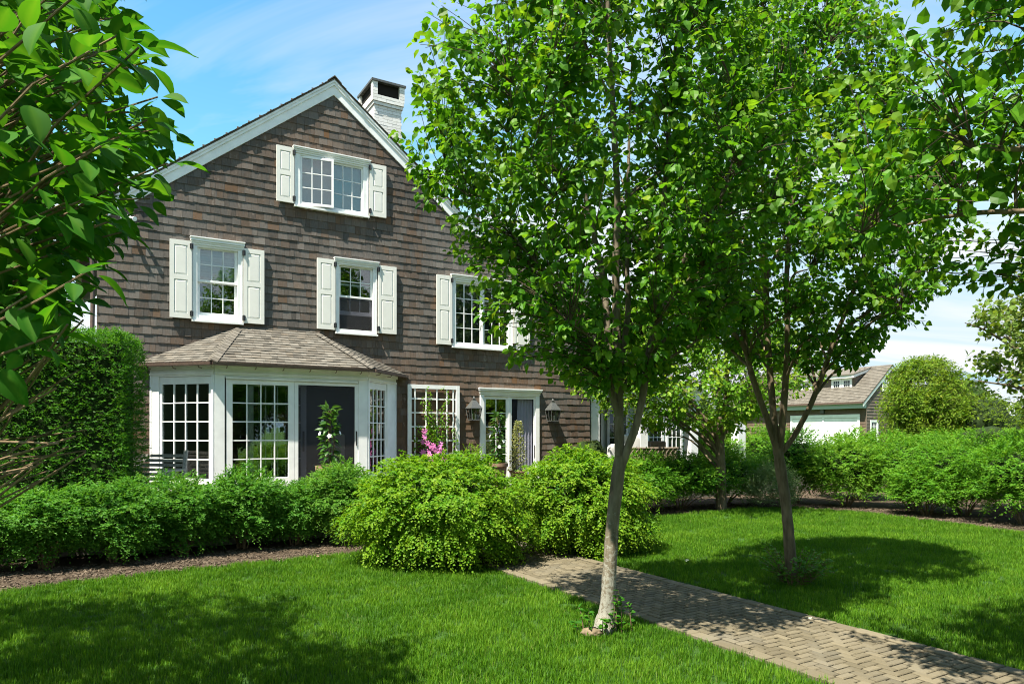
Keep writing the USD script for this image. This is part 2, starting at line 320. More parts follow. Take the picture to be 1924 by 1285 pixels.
def paver_mat():
    nd = {'a': ('attribute', {'attribute': 'tint'}), 's': ('separate_color', {'color_type': 'rgb'}), 'g': ('geometry', {}),
          'n': ('noise_texture', {'scale': 55.0, 'detail': 7.0, 'roughness': .7}), 'n2': ('noise_texture', {'scale': 3.2, 'detail': 4.0}),
          'r': ('rgb_ramp', {'ramp': [(0, (.080, .068, .043)), (.5, (.118, .100, .064)), (1, (.155, .132, .087))]}),
          'ad': ('math', {'math_type': 'multiply_add', 'value2': .7, 'value3': -.35}), 'ad2': ('math', {'math_type': 'add', 'use_clamp': True}),
          'w': ('rgb_ramp', {'ramp': [(.48, (0, 0, 0)), (.75, (.55, .55, .55))]}), 'm': ('mix', {'color2': (.13, .12, .095)}),
          'b': ('bump', {'strength': .6, 'distance': .006}), 'p': ('principled_bsdf', {'roughness': .9, 'specular_ior_level': .2})}
    return mat('paver_stone', nd, [('a.color', 's.color'), ('g.position', 'n.vector'), ('g.position', 'n2.vector'), ('n.fac', 'ad.value1'), ('ad.value', 'ad2.value1'), ('s.r', 'ad2.value2'), ('ad2.value', 'r.fac'),
                                   ('n2.fac', 'w.fac'), ('w.color', 'm.fac'), ('r.color', 'm.color1'), ('m.color', 'p.base_color'), ('n.fac', 'b.height'), ('b.normal', 'p.normal')], 'p.BSDF')
PAVER = paver_mat()

# ------------------------------------------------------------------ ground, beds, lawn, path
def sheet(poly, z, name, m, kind='structure'):
    v, f = trimesh.creation.triangulate_polygon(poly, engine='earcut')
    part(name, (np.column_stack([v, np.full(len(v), z)]), f), m, kind=kind)
g_ang = np.linspace(0, 2 * np.pi, 65)[:-1]
sheet(sg.Polygon([(900 * math.cos(a), 900 * math.sin(a)) for a in g_ang]), -0.03, 'ground', FIELD)
def smooth2(pts, per): return smooth_line(np.column_stack([np.array(pts), np.zeros(len(pts))]), per)[:, :2]
BED_EDGE = smooth2([(-13.0, 2.5), (-9.0, 5.0), (-5.45, 7.54), (-4.88, 7.99), (-4.23, 8.5), (-3.48, 9.04), (-2.62, 9.62), (-2.0, 9.95), (-.6, 10.4), (1.2, 11.7), (2.64, 13.87), (3.76, 14.78),
                    (5.14, 15.59), (6.4, 15.81), (7.23, 15.07), (7.97, 13.46), (8.56, 11.84), (9.6, 9.0), (11.5, 4.5)], 5)
LAWN = sg.Polygon([*map(tuple, BED_EDGE), (14, -8), (-14, -8)])
beds = sg.Polygon([(-16, 0), (-16, 14), (-8, 18), (2, 22), (9, 24), (20, 22), (22, 0), (14, -9), (-14, -9)])
sheet(beds, -0.012, 'mulch_bed', MULCH)
PS0, PS1, PW0, PW1 = 4.25, 5.65, -13.2, -3.4
PATH = sg.Polygon([LW(PS0, PW0)[:2], LW(PS1, PW0)[:2], LW(PS1, PW1)[:2], LW(PS0, PW1)[:2]])
sheet(LAWN.difference(PATH.buffer(-.02)), 0.0, 'lawn', SOIL)

def brick_piece(x0, x1, y0, y1, z0, z1, ch, rng, tilt=.004):
    """a stone with a chamfered, slightly tilted top: 12 vertices, 18 triangles"""
    dz = rng.normal(0, tilt, 4)
    v = [(x0, y0, z0), (x1, y0, z0), (x1, y1, z0), (x0, y1, z0)]
    v += [(x0, y0, z1 - ch), (x1, y0, z1 - ch), (x1, y1, z1 - ch), (x0, y1, z1 - ch)]
    v += [(x0 + ch, y0 + ch, z1 + dz[0]), (x1 - ch, y0 + ch, z1 + dz[1]), (x1 - ch, y1 - ch, z1 + dz[2]), (x0 + ch, y1 - ch, z1 + dz[3])]
    f = [(i, (i + 1) % 4, 4 + (i + 1) % 4, 4 + i) for i in range(4)] + [(4 + i, 4 + (i + 1) % 4, 8 + (i + 1) % 4, 8 + i) for i in range(4)] + [(8, 9, 10, 11)]
    return np.array(v, float), np.array(f)
def to_world(v):
    p = LW(v[:, 0], v[:, 1]); return np.column_stack([p[0], p[1], v[:, 2]])
def build_path():
    rng = R0(11)
    path = thing('path', kind='structure')
    b = M(); v, f = box(PS0 + .01, PS1 - .01, PW0, PW1, -.06, -.008); b.add(to_world(v), f); b.part('sand_bed', JOINT, path)
    pieces = []
    u = .074; bs = .130
    for side in (0, 1):
        y = PW0
        while y < PW1:
            ln = rng.uniform(.20, .34); x0 = PS0 if side == 0 else PS1 - bs
            xo = rng.normal(0, .004)
            pieces.append(('border_stone', (x0 + xo, x0 + bs - .011 + xo, y, min(y + ln - .012, PW1), -.03, .026 + rng.normal(0, .002)), rng.uniform(.35, 1.0)))
            y += ln
    n0, n1 = int((PS1 - PS0) / u) + 3, int((PW1 - PW0) / u) + 3
    lo, hi = PS0 + bs + .004, PS1 - bs - .004
    for a in range(-2, n0):
        for b_ in range(-2, n1):
            c = (a - b_) % 4
            if c == 0: x0, x1, y0, y1 = a, a + 2, b_, b_ + 1
            elif c == 3: x0, x1, y0, y1 = a, a + 1, b_, b_ + 2
            else: continue
            x0, x1, y0, y1 = PS0 + x0 * u, PS0 + x1 * u, PW0 + y0 * u, PW0 + y1 * u
            x0, x1 = max(x0, lo), min(x1, hi)
            if x1 - x0 < .03 or y1 > PW1: continue
            g = .0070; j = rng.normal(0, .0022, 2)
            pieces.append(('paver', (x0 + g + j[0], x1 - g + j[0], y0 + g + j[1], y1 - g + j[1], -.03, .020 + rng.normal(0, .0012)), rng.uniform(.12, .85)))
    order = []
    for k, (nm, (x0, x1, y0, y1, z0, z1), t) in enumerate(pieces):
        p = LW((x0 + x1) / 2, (y0 + y1) / 2); inside = abs(p[0]) < .76 * p[1] and p[1] > 4.4
        order.append((math.hypot(p[0], p[1]) + (0 if inside else 100), k))
    keep = {'paver': set(), 'border_stone': set()}
    for d, k in sorted(order):
        nm = pieces[k][0]
        if len(keep[nm]) < 300: keep[nm].add(k)
    rest = M()
    for k, (nm, a, t) in enumerate(pieces):
        v, f = brick_piece(*a, .006, rng, .0010); v = to_world(v); tt = (t, .5, .5)
        if k in keep[nm]: M().add(v, f, tt).part(nm, PAVER, path)
        else: rest.add(v, f, tt)
    if rest.n: rest.part('pavers_beyond', PAVER, path, kind='stuff')
build_path()

# patio and its low stone edge in front of the house
def build_patio():
    rng = R0(12)
    pat = thing('patio', kind='structure')
    b = M(); v, f = box(-1.5, 4.1, -2.5, -.02, -.1, .46); b.add(to_world(v), f)
    v, f = box(5.8, 18.5, -.45, 3.0, -.1, .46); b.add(to_world(v), f)
    v, f = box(4.1, 5.8, -2.2, -.02, -.1, .455); b.add(to_world(v), f); b.part('slab', STONE, pat)
    for (s0, s1, w_) in ((-1.5, 4.1, -2.5),):
        for row in range(4):
            s = s0
            while s < s1 - .05:
                ln = rng.uniform(.3, .75); e = min(s + ln, s1); o = rng.uniform(0, .025)
                v, f = box(s + .006, e - .006, w_ - .16 - o, w_ + .01, .02 + row * .118, .128 + row * .118)
                M().add(to_world(v), f).part('wall_stone', STONE, pat); s = e
        s = s0
        while s < s1 - .05:
            e = min(s + rng.uniform(.7, 1.1), s1)
            v, f = box(s + .004, e - .004, w_ - .2, w_ + .3, .492, .535); M().add(to_world(v), f).part('coping_stone', STONE, pat); s = e
build_patio()

# ------------------------------------------------------------------ the house
house = thing('house', 'weathered cedar shingled house with white windows, bay and tall gable', 'house', HO, HR)
AP_S, AP_Z = 4.08, 8.74
LSL, RSL, BRK_S, RSL2, S_END = .770, .790, 6.93, .285, 10.42
BRK_Z = AP_Z - RSL * (BRK_S - AP_S)
def roof_z(s):
    s = np.asarray(s, float)
    return np.where(s < AP_S, AP_Z - LSL * (AP_S - s), np.where(s < BRK_S, AP_Z - RSL * (s - AP_S), BRK_Z - RSL2 * (s - BRK_S)))
# openings in the gable wall: s0, s1, z0, z1 of the clear hole
WIN = dict(top=(3.40, 4.69, 6.14, 7.10), w1=(1.56, 2.28, 3.80, 5.08), w2=(4.17, 4.90, 3.74, 5.06), w3=(6.75, 8.12, 3.62, 5.01))
DOOR = (7.46, 8.86, .46, 2.53)
BAYHOLE = (.9, 5.3, .55, 2.80)
HOLES = [*WIN.values(), DOOR, BAYHOLE]
def wall():
    prof = [(0, .3), (0, float(roof_z(0)) - .12), (AP_S, AP_Z - .14), (BRK_S, BRK_Z - .12), (S_END, float(roof_z(S_END)) - .12), (S_END, .3)]
    p = sg.Polygon(prof)
    for h in HOLES: p = p.difference(sg.box(h[0], h[2], h[1], h[3]))
    m = trimesh.creation.extrude_polygon(p, .16, engine='earcut')
    v = m.vertices[:, [0, 2, 1]] * np.array([1, 1, 1]); v[:, 1] = v[:, 1]
    return v, m.faces[:, ::-1]
wl = sub('wall', house)
part('sheathing', wall(), WALLCORE, wl)
b = M()
b.box(0, .15, .16, 9, .3, 5.45).box(S_END - .15, S_END, .16, 9, .3, 5.4).box(0, S_END, 9, 9.15, .3, 5.3)
b.part('side_walls', WALLCORE, wl)

EXPO = .1525
def wedge(s0, s1, z0, z1, butt, top, w_=0.0):
    v = [(s0, w_ - butt, z0), (s1, w_ - butt, z0), (s0, w_ + .01, z0), (s1, w_ + .01, z0), (s0, w_ - top, z1), (s1, w_ - top, z1)]
    f = [(0, 1, 5), (0, 5, 4), (0, 2, 3), (0, 3, 1), (0, 4, 2), (1, 3, 5)]
    return np.array(v, float), np.array(f)
def brownness(s, z):
    """protected wood stays brown: under sills and eaves, low on the wall and near the bay"""
    b_ = .03 + .42 * max(0, min(1, (3.75 - z) / 2.0)) + (.25 if (s > 5.4 and z < 3.4) else 0) * .6
    for (a, c, d, e) in WIN.values():
        if a - .25 < s < c + .25 and 0 < d - z < .40: b_ += .38 * (1 - (d - z) / .45)
    if s > 9.0 and z < 2.6: b_ -= .35
    return max(0, b_)
def build_shingles():
    rng = R0(21); out = []
    z = .38; k = 0
    while z < AP_Z - .2:
        z1 = z + EXPO
        # where the row lies under the roof
        if z < float(roof_z(0)) - .1: s_lo = 0.0
        else: s_lo = AP_S - (AP_Z - z) / LSL + .12
        s_hi = S_END
        if z > float(roof_z(S_END)) - .1:
            s_hi = BRK_S + (BRK_Z - z) / RSL2 if z < BRK_Z else AP_S + (AP_Z - z) / RSL
            s_hi -= .12
        s = s_lo - rng.uniform(0, .1)
        tone_row = rng.normal(0, .03)
        while s < s_hi:
            wdt = rng.choice([.09, .12, .15, .18, .21]) + rng.uniform(-.015, .015)
            a, b_ = max(s, s_lo), min(s + wdt - .0035, s_hi); s += wdt
            if b_ - a < .015: continue
            segs = [(a, b_, z, z1)]
            for (h0, h1, hz0, hz1) in HOLES:
                ns = []
                for (p0, p1, q0, q1) in segs:
                    if p1 <= h0 or p0 >= h1 or q1 <= hz0 or q0 >= hz1: ns.append((p0, p1, q0, q1)); continue
                    if p0 < h0: ns.append((p0, h0, q0, q1))
                    if p1 > h1: ns.append((h1, p1, q0, q1))
                    m0, m1 = max(p0, h0), min(p1, h1)
                    if q0 < hz0 - .01: ns.append((m0, m1, q0, hz0))
                    if q1 > hz1 + .01: ns.append((m0, m1, hz1, q1))
                segs = ns
            zone = meshkit.fbm(np.array([[s * .7, z * .55, 2.0], [s * .9, z * .8, 9.0]]), 3, 6) - .5
            tone = np.clip(.46 + tone_row + rng.normal(0, .13) + .9 * zone[0], 0, 1)
            for (p0, p1, q0, q1) in segs:
                if p1 - p0 < .012: continue
                br = brownness((p0 + p1) / 2, (q0 + q1) / 2) + max(0, rng.normal(0, .16)) + (.5 if rng.random() < .022 else 0) + max(-.1, .6 * zone[1])
                dz = rng.normal(0, .0035)
                out.append((p0, p1, q0 + dz, q1 + .012, rng.uniform(.010, .017), .002, (tone, min(br, 1), .5)))
        z = z1; k += 1
    # the 300 that show largest: nearest to the camera and in the open
    def dist(o):
        s, z_ = (o[0] + o[1]) / 2, o[2]; p = LW(s, 0)
        hid = z_ < 3.3 and s < 5.5 or s > 8.5 or s < .6 or (1.05 < s < 2.8 and 3.6 < z_ < 5.2) or (3.7 < s < 5.5 and 3.6 < z_ < 5.2)
        return math.hypot(p[0], p[1]) - 3.2 * (o[1] - o[0]) / .15 + (50 if hid else 0)
    idx = set(np.argsort([dist(o) for o in out])[:290].tolist())
    rest = M()
    for i, (p0, p1, q0, q1, bt, tp, t) in enumerate(out):
        v, f = wedge(p0, p1, q0, q1, bt, tp)
        if i in idx: M().add(v, f, t).part('shingle', SHINGLE, wl)
        else: rest.add(v, f, t)
    rest.part('shingle_field', SHINGLE, wl, kind='stuff')
build_shingles()

def slab(p0, p1, y0, y1, th):
    (s0, z0), (s1, z1) = p0, p1
    v = [(s0, y0, z0), (s1, y0, z1), (s1, y1, z1), (s0, y1, z0), (s0, y0, z0 - th), (s1, y0, z1 - th), (s1, y1, z1 - th), (s0, y1, z0 - th)]
    f = [(0, 1, 2, 3), (7, 6, 5, 4), (0, 4, 5, 1), (1, 5, 6, 2), (2, 6, 7, 3), (3, 7, 4, 0)]
    return np.array(v, float), np.array(f)
def build_roof():
    rng = R0(22)
    rf = sub('roof', house)
    PTS = [(-.32, float(AP_Z - LSL * (AP_S + .32))), (AP_S, AP_Z), (BRK_S, BRK_Z), (S_END + .35, float(BRK_Z - RSL2 * (S_END + .35 - BRK_S)))]
    b = M()
    for a, c in zip(PTS, PTS[1:]): b.add(*slab(a, c, -.068, 9.3, .028))
    b.part('roof_deck', ROOFSH, rf)
    c = M()
    for (a0, a1), (b0, b1) in zip(PTS, PTS[1:]): c.add(*slab((a0, a1 - .028), (b0, b1 - .028), -.052, -.0, .107))
    c.part('crown_moulding', WHITE, rf)
    c = M()
    for (a0, a1), (b0, b1) in zip(PTS, PTS[1:]): c.add(*slab((a0, a1 - .135), (b0, b1 - .135), -.032, -.002, .185))
    c.part('rake_board', WHITE, rf)
    c = M()
    for (a0, a1), (b0, b1) in zip(PTS, PTS[1:]): c.add(*slab((a0, a1 - .030), (b0, b1 - .030), -.064, -.054, .045))
    c.part('drip_edge', WHITE, rf)
    # shingle ends along the rake, and the slopes' courses
    rest = M()
    for (a, e) in zip(PTS, PTS[1:]):
        L = math.hypot(e[0] - a[0], e[1] - a[1]); n = int(L / .14); ux, uz = (e[0] - a[0]) / L, (e[1] - a[1]) / L
        up = 1 if uz > 0 else -1
        for i in range(n):
            c0, c1 = (i * .14, i * .14 + .155)
            y = -.082
            while y < 2.0:
                wd = rng.uniform(.10, .2); y1 = y + wd
                lo, hi = (c0, c1) if up > 0 else (c1, c0)
                def P(d, h): return (a[0] + ux * d - uz * h * 1, a[1] + uz * d + ux * h)
                b0 = P(lo, .015); t0 = P(hi, .006); bb = P(lo, .0)
                o = rng.uniform(-.015, .008) if y < -.06 else 0
                v = [(b0[0], y + o, b0[1]), (b0[0], y1 - .005, b0[1]), (t0[0], y + o, t0[1]), (t0[0], y1 - .005, t0[1]), (bb[0], y + o, bb[1]), (bb[0], y1 - .005, bb[1])]
                rest.add(v, [(0, 2, 3), (0, 3, 1), (0, 1, 5), (0, 5, 4), (0, 4, 2), (1, 3, 5)], (rng.uniform(.1, .7), .3, .5)); y = y1
    rest.part('roof_shingles', ROOFSH, rf, kind='stuff')
    r = M()
    for i in range(14):
        y = -.09 + i * .3
        v, f = slab((AP_S - .14, AP_Z - .14 * LSL + .035), (AP_S, AP_Z + .05 + .004 * (i % 2)), y, y + .31, .02); r.add(v, f, (.3, .3, .5))
        v, f = slab((AP_S, AP_Z + .05 + .004 * (i % 2)), (AP_S + .14, AP_Z - .14 * RSL + .035), y, y + .31, .02); r.add(v, f, (.3, .3, .5))
    r.part('ridge_cap', ROOFSH, rf)
    # left eave: gutter and downpipe
    g = M(); z0 = PTS[0][1] - .06
    g.box(-.42, -.31, -.1, 9, z0 - .10, z0 + .0).part('gutter', COPPER, rf)
    tube_ = tube(smooth_line([(-.36, -.03, z0 - .1), (-.30, .0, z0 - .35), (-.08, .02, z0 - .6), (-.07, .02, 3.0), (-.07, .02, .5)], 5), .035, 8)
    M().add(*tube_).part('downpipe', COPPER, rf)
build_roof()

def raised_panel(m, s0, s1, z0, z1, w_):
    """recessed groove, then a bevelled field"""
    o, i = .0, .022
    v = []; 
    for k, (ins, d) in enumerate(((0, 0), (.006, .012), (.03, -.004))):
        v += [(s0 + ins, w_ + d, z0 + ins), (s1 - ins, w_ + d, z0 + ins), (s1 - ins, w_ + d, z1 - ins), (s0 + ins, w_ + d, z1 - ins)]
    f = []
    for k in (0, 4):
        for j in range(4): f.append((k + j, k + (j + 1) % 4, k + 4 + (j + 1) % 4, k + 4 + j))
    f.append((8, 9, 10, 11))
    m.add(v, f)
def shutter(s0, s1, z0, z1, hinge_right):
    sh = sub('shutter', house)
    wf, wb = -.068, -.032
    st, rail, mid = .07, .085, z0 + (z1 - z0) * .525
    rect = sg.box(s0, z0, s1, z1)
    p1 = (s0 + st, s1 - st, mid + rail / 2, z1 - rail); p2 = (s0 + st, s1 - st, z0 + rail * 1.05, mid - rail / 2)
    for p in (p1, p2): rect = rect.difference(sg.box(p[0], p[2], p[1], p[3]))
    m = trimesh.creation.extrude_polygon(rect, wb - wf, engine='earcut'); v = m.vertices[:, [0, 2, 1]].copy(); v[:, 1] = wf + v[:, 1]
    part('frame', (v, m.faces[:, ::-1]), SHUT, sh)
    for p in (p1, p2):
        q = M(); raised_panel(q, p[0], p[1], p[2], p[3], wf + .004); q.part('panel', SHUT, sh)
    x = s1 - .005 if hinge_right else s0 + .005
    for zz in (z0 + .09, z1 - .09):
        h = M(); h.box(x - .028, x + .028, wf - .012, wf - .002, zz - .045, zz + .045); h.add(*tube([(x, wf - .02, zz - .05), (x, wf - .02, zz + .05)], .014, 8)); h.part('hinge', IRON, sh)
    # stand-offs that hold the shutter on the wall
    M().box((s0 + s1) / 2 - .03, (s0 + s1) / 2 + .03, wb, -.004, z0 + .08, z0 + .13).box((s0 + s1) / 2 - .03, (s0 + s1) / 2 + .03, wb, -.004, z1 - .13, z1 - .08).part('stand_off', IRON, sh)

def sash_mesh(s0, s1, z0, z1, w_, cols, rows, stile=.045, top=.045, bot=.06, mw=.017, depth=.035, skip_bars=False):
    """frame and glazing bars; returns mesh and pane rectangles"""
    m = M(); g0, g1, h0, h1 = s0 + stile, s1 - stile, z0 + bot, z1 - top
    m.box(s0, g0, w_, w_ + depth, z0, z1).box(g1, s1, w_, w_ + depth, z0, z1).box(g0, g1, w_, w_ + depth, z0, h0).box(g0, g1, w_, w_ + depth, h1, z1)
    xs = np.linspace(g0, g1, cols + 1); zs = np.linspace(h0, h1, rows + 1)
    for x in xs[1:-1]: m.box(x - mw / 2, x + mw / 2, w_ + .004, w_ + depth - .004, h0, h1)
    for z in zs[1:-1]: m.box(g0, g1, w_ + .0062, w_ + depth - .0062, z - mw / 2, z + mw / 2)
    panes = []
    for j in range(rows):
        for i in range(cols):
            panes.append((xs[i] + (mw / 2 if i else 0), xs[i + 1] - (mw / 2 if i < cols - 1 else 0), zs[j] + (mw / 2 if j else 0), zs[j + 1] - (mw / 2 if j < rows - 1 else 0)))
    return m, panes
def panes_into(parent, panes, w_, xf=None, rng=None):
    rng = rng or R0(5)
    for (a, b_, c, d) in panes:
        v, f = box(a, b_, w_ - .002, w_ + .002, c, d)
        v[:, 1] += (v[:, 0] - (a + b_) / 2) * rng.normal(0, .004) + (v[:, 2] - (c + d) / 2) * rng.normal(0, .004)
        if xf is not None: v = xf(v)
        part('pane', (v, f), GLASS, parent)
def casing(parent, s0, s1, z0, z1, hole, crown=True, crown_top=None, cs0=None, cs1=None):
    h0, h1, hz0, hz1 = hole; m = M()
    m.box(s0, h0 + .012, -.040, .05, z0, z1).box(h1 - .012, s1, -.040, .05, z0, z1).box(h0 + .012, h1 - .012, -.038, .05, hz1 - .012, z1)
    m.box(s0, s0 + .022, -.052, -.038, z0 + .05, z1).box(s1 - .022, s1, -.052, -.038, z0 + .05, z1)          # back band
    m.part('casing', WHITE, parent)
    if crown:
        zt = crown_top; c = M()
        a, b_ = (s0 - .012 if cs0 is None else cs0 + .03), (s1 + .012 if cs1 is None else cs1 - .03)
        for k, (o, zz0, zz1) in enumerate(((.058, z1 - .045, z1 - .012), (.072, z1 - .012, z1 + .02), (.092, z1 + .02, zt - .02), (.108, zt - .02, zt))):
            c.box(a - k * .009, b_ + k * .009, -o, .0, zz0, zz1)
        c.part('crown', WHITE, parent)
    sl = M(); v, f = box(s0 - .012, s1 + .012, -.085, .06, z0, z0 + .045); v[4:6, 2] -= .008; sl.add(v, f)
    sl.box(h0 + .012, h1 - .012, -.030, .06, z0 + .045, hz0 + .03); sl.part('sill', WHITE, parent)

def build_windows():
    rng = R0(31)
    # left double-hung window
    w = sub('window', house); h = WIN['w1']; casing(w, 1.488, 2.350, 3.70, 5.145, h, True, 5.235)
    m, p = sash_mesh(1.575, 2.265, 4.445, 5.075, .012, 3, 2, .05, .035, .04); m.part('upper_sash', WHITE, w); panes_into(w, p, .03, rng=rng)
    m, p = sash_mesh(1.575, 2.265, 3.825, 4.475, .052, 3, 2, .05, .04, .07); m.part('lower_sash', WHITE, w); panes_into(w, p, .07, rng=rng)
    bl = M()
    for i in range(13): bl.box(1.60, 2.24, .125 + .006 * (i % 2), .135 + .006 * (i % 2), 4.47 + i * .048, 4.515 + i * .048)
    bl.part('blind', BLIND, w)
    # middle double-hung window, its lower sash raised
    w = sub('window', house); h = WIN['w2']; casing(w, 4.112, 4.965, 3.665, 5.105, h, True, 5.185)
    m, p = sash_mesh(4.185, 4.885, 4.415, 5.055, .012, 3, 2, .04, .035, .04); m.part('upper_sash', WHITE, w); panes_into(w, p, .03, rng=rng)
    m, p = sash_mesh(4.185, 4.885, 4.075, 4.70, .052, 3, 2, .045, .04, .075); m.part('lower_sash', WHITE, w); panes_into(w, p, .07, rng=rng)
    M().box(4.19, 4.88, .02, .022, 3.77, 4.42).part('insect_screen', MESHSCREEN, w)
    # right paired casement
    w = sub('window', house); h = WIN['w3']; casing(w, 6.678, 8.205, 3.54, 5.08, h, True, 5.14)
    for (a, b_) in ((6.745, 7.425), (7.445, 8.125)):
        m, p = sash_mesh(a, b_, 3.625, 5.005, .0, 3, 4, .045, .045, .05); m.part('sash', WHITE, w); panes_into(w, p, .016, rng=rng)
    M().box(7.425, 7.445, -.02, .05, 3.62, 5.01).part('mullion', WHITE, w)
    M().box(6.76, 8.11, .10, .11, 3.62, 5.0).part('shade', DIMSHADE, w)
    # attic casement pair, the left one ajar
    w = sub('window', house); h = WIN['top']; casing(w, 3.305, 4.785, 6.065, 7.165, h, True, 7.235)
    m, p = sash_mesh(4.045, 4.685, 6.135, 7.095, .0, 3, 3, .04, .045, .05); m.part('sash', WHITE, w); panes_into(w, p, .016, rng=rng)
    def swing(v):
        v = np.array(v, float); v[:, 0] -= 3.41; v = rot2(v, -math.radians(9)); v[:, 0] += 3.41; v[:, 1] -= .02; return v
    m, p = sash_mesh(3.41, 4.055, 6.135, 7.095, .0, 3, 3, .042, .045, .05); v, f, t = m.arrays(); part('open_sash', (swing(v), f), WHITE, w, label='casement sash standing ajar'); panes_into(w, p, .016, swing, rng)
    M().box(3.40, 4.69, .12, .13, 6.14, 7.10).part('shade', SHADE, w)
    for a in ((2.96, 3.292, 6.122, 7.190, True), (4.806, 5.160, 6.122, 7.190, False), (1.118, 1.478, 3.748, 5.142, True), (2.362, 2.735, 3.740, 5.135, False),
              (3.736, 4.098, 3.736, 5.128, True), (4.985, 5.386, 3.736, 5.132, False), (6.303, 6.665, 3.597, 5.092, True), (8.225, 8.655, 3.590, 5.08, False)):
        shutter(*a)
build_windows()

def build_french_door():
    rng = R0(32); d = sub('sliding_door', house); m = M()
    m.box(7.37, 7.47, -.04, .05, .46, 2.60).box(8.835, 8.935, -.04, .05, .46, 2.60).box(7.47, 8.835, -.038, .05, 2.52, 2.60).box(8.11, 8.16, -.02, .05, .46, 2.52)
    m.part('casing', WHITE, d)
    c = M()
    for k, (o, z0, z1) in enumerate(((.055, 2.56, 2.60), (.07, 2.60, 2.63), (.095, 2.63, 2.665), (.11, 2.665, 2.695))): c.box(7.36 - k * .012, 8.945 + k * .012, -o, 0, z0, z1)
    c.part('crown', WHITE, d)
    q, p = sash_mesh(7.475, 8.11, .48, 2.515, .0, 2, 6, .055, .07, .10); q.part('sash', WHITE, d); panes_into(d, p, .016, rng=rng)
    q, p = sash_mesh(8.16, 8.835, .48, 2.515, -.01, 1, 1, .04, .05, .06); q.part('screen_frame', WHITE, d)
    M().box(8.20, 8.795, .008, .010, .54, 2.465).part('insect_screen', THINSCREEN, d)
    M().box(8.805, 8.82, -.025, -.01, 1.1, 1.4).part('handle', IRON, d)
    # curtain gathered at the right
    n = 26; xs = np.linspace(8.38, 8.80, n); yy = .07 + .02 * np.sin(np.arange(n) * 1.25)
    v = []; 
    for k, z in enumerate(np.linspace(.5, 2.5, 7)):
        sh = .16 * max(0, 1 - abs(z - 2.5) / 1.0) ** 2 * 0 + (.10 if z > 2.0 else 0) * (z - 2.0)
        for x, y in zip(xs, yy): v.append((x + sh * (8.8 - x) * 1.2, y, z))
    f = [(k * n + i, k * n + i + 1, (k + 1) * n + i + 1, (k + 1) * n + i) for k in range(6) for i in range(n - 1)]
    part('curtain', (np.array(v), np.array(f)), CURTAIN, d, smooth=True)
build_french_door()

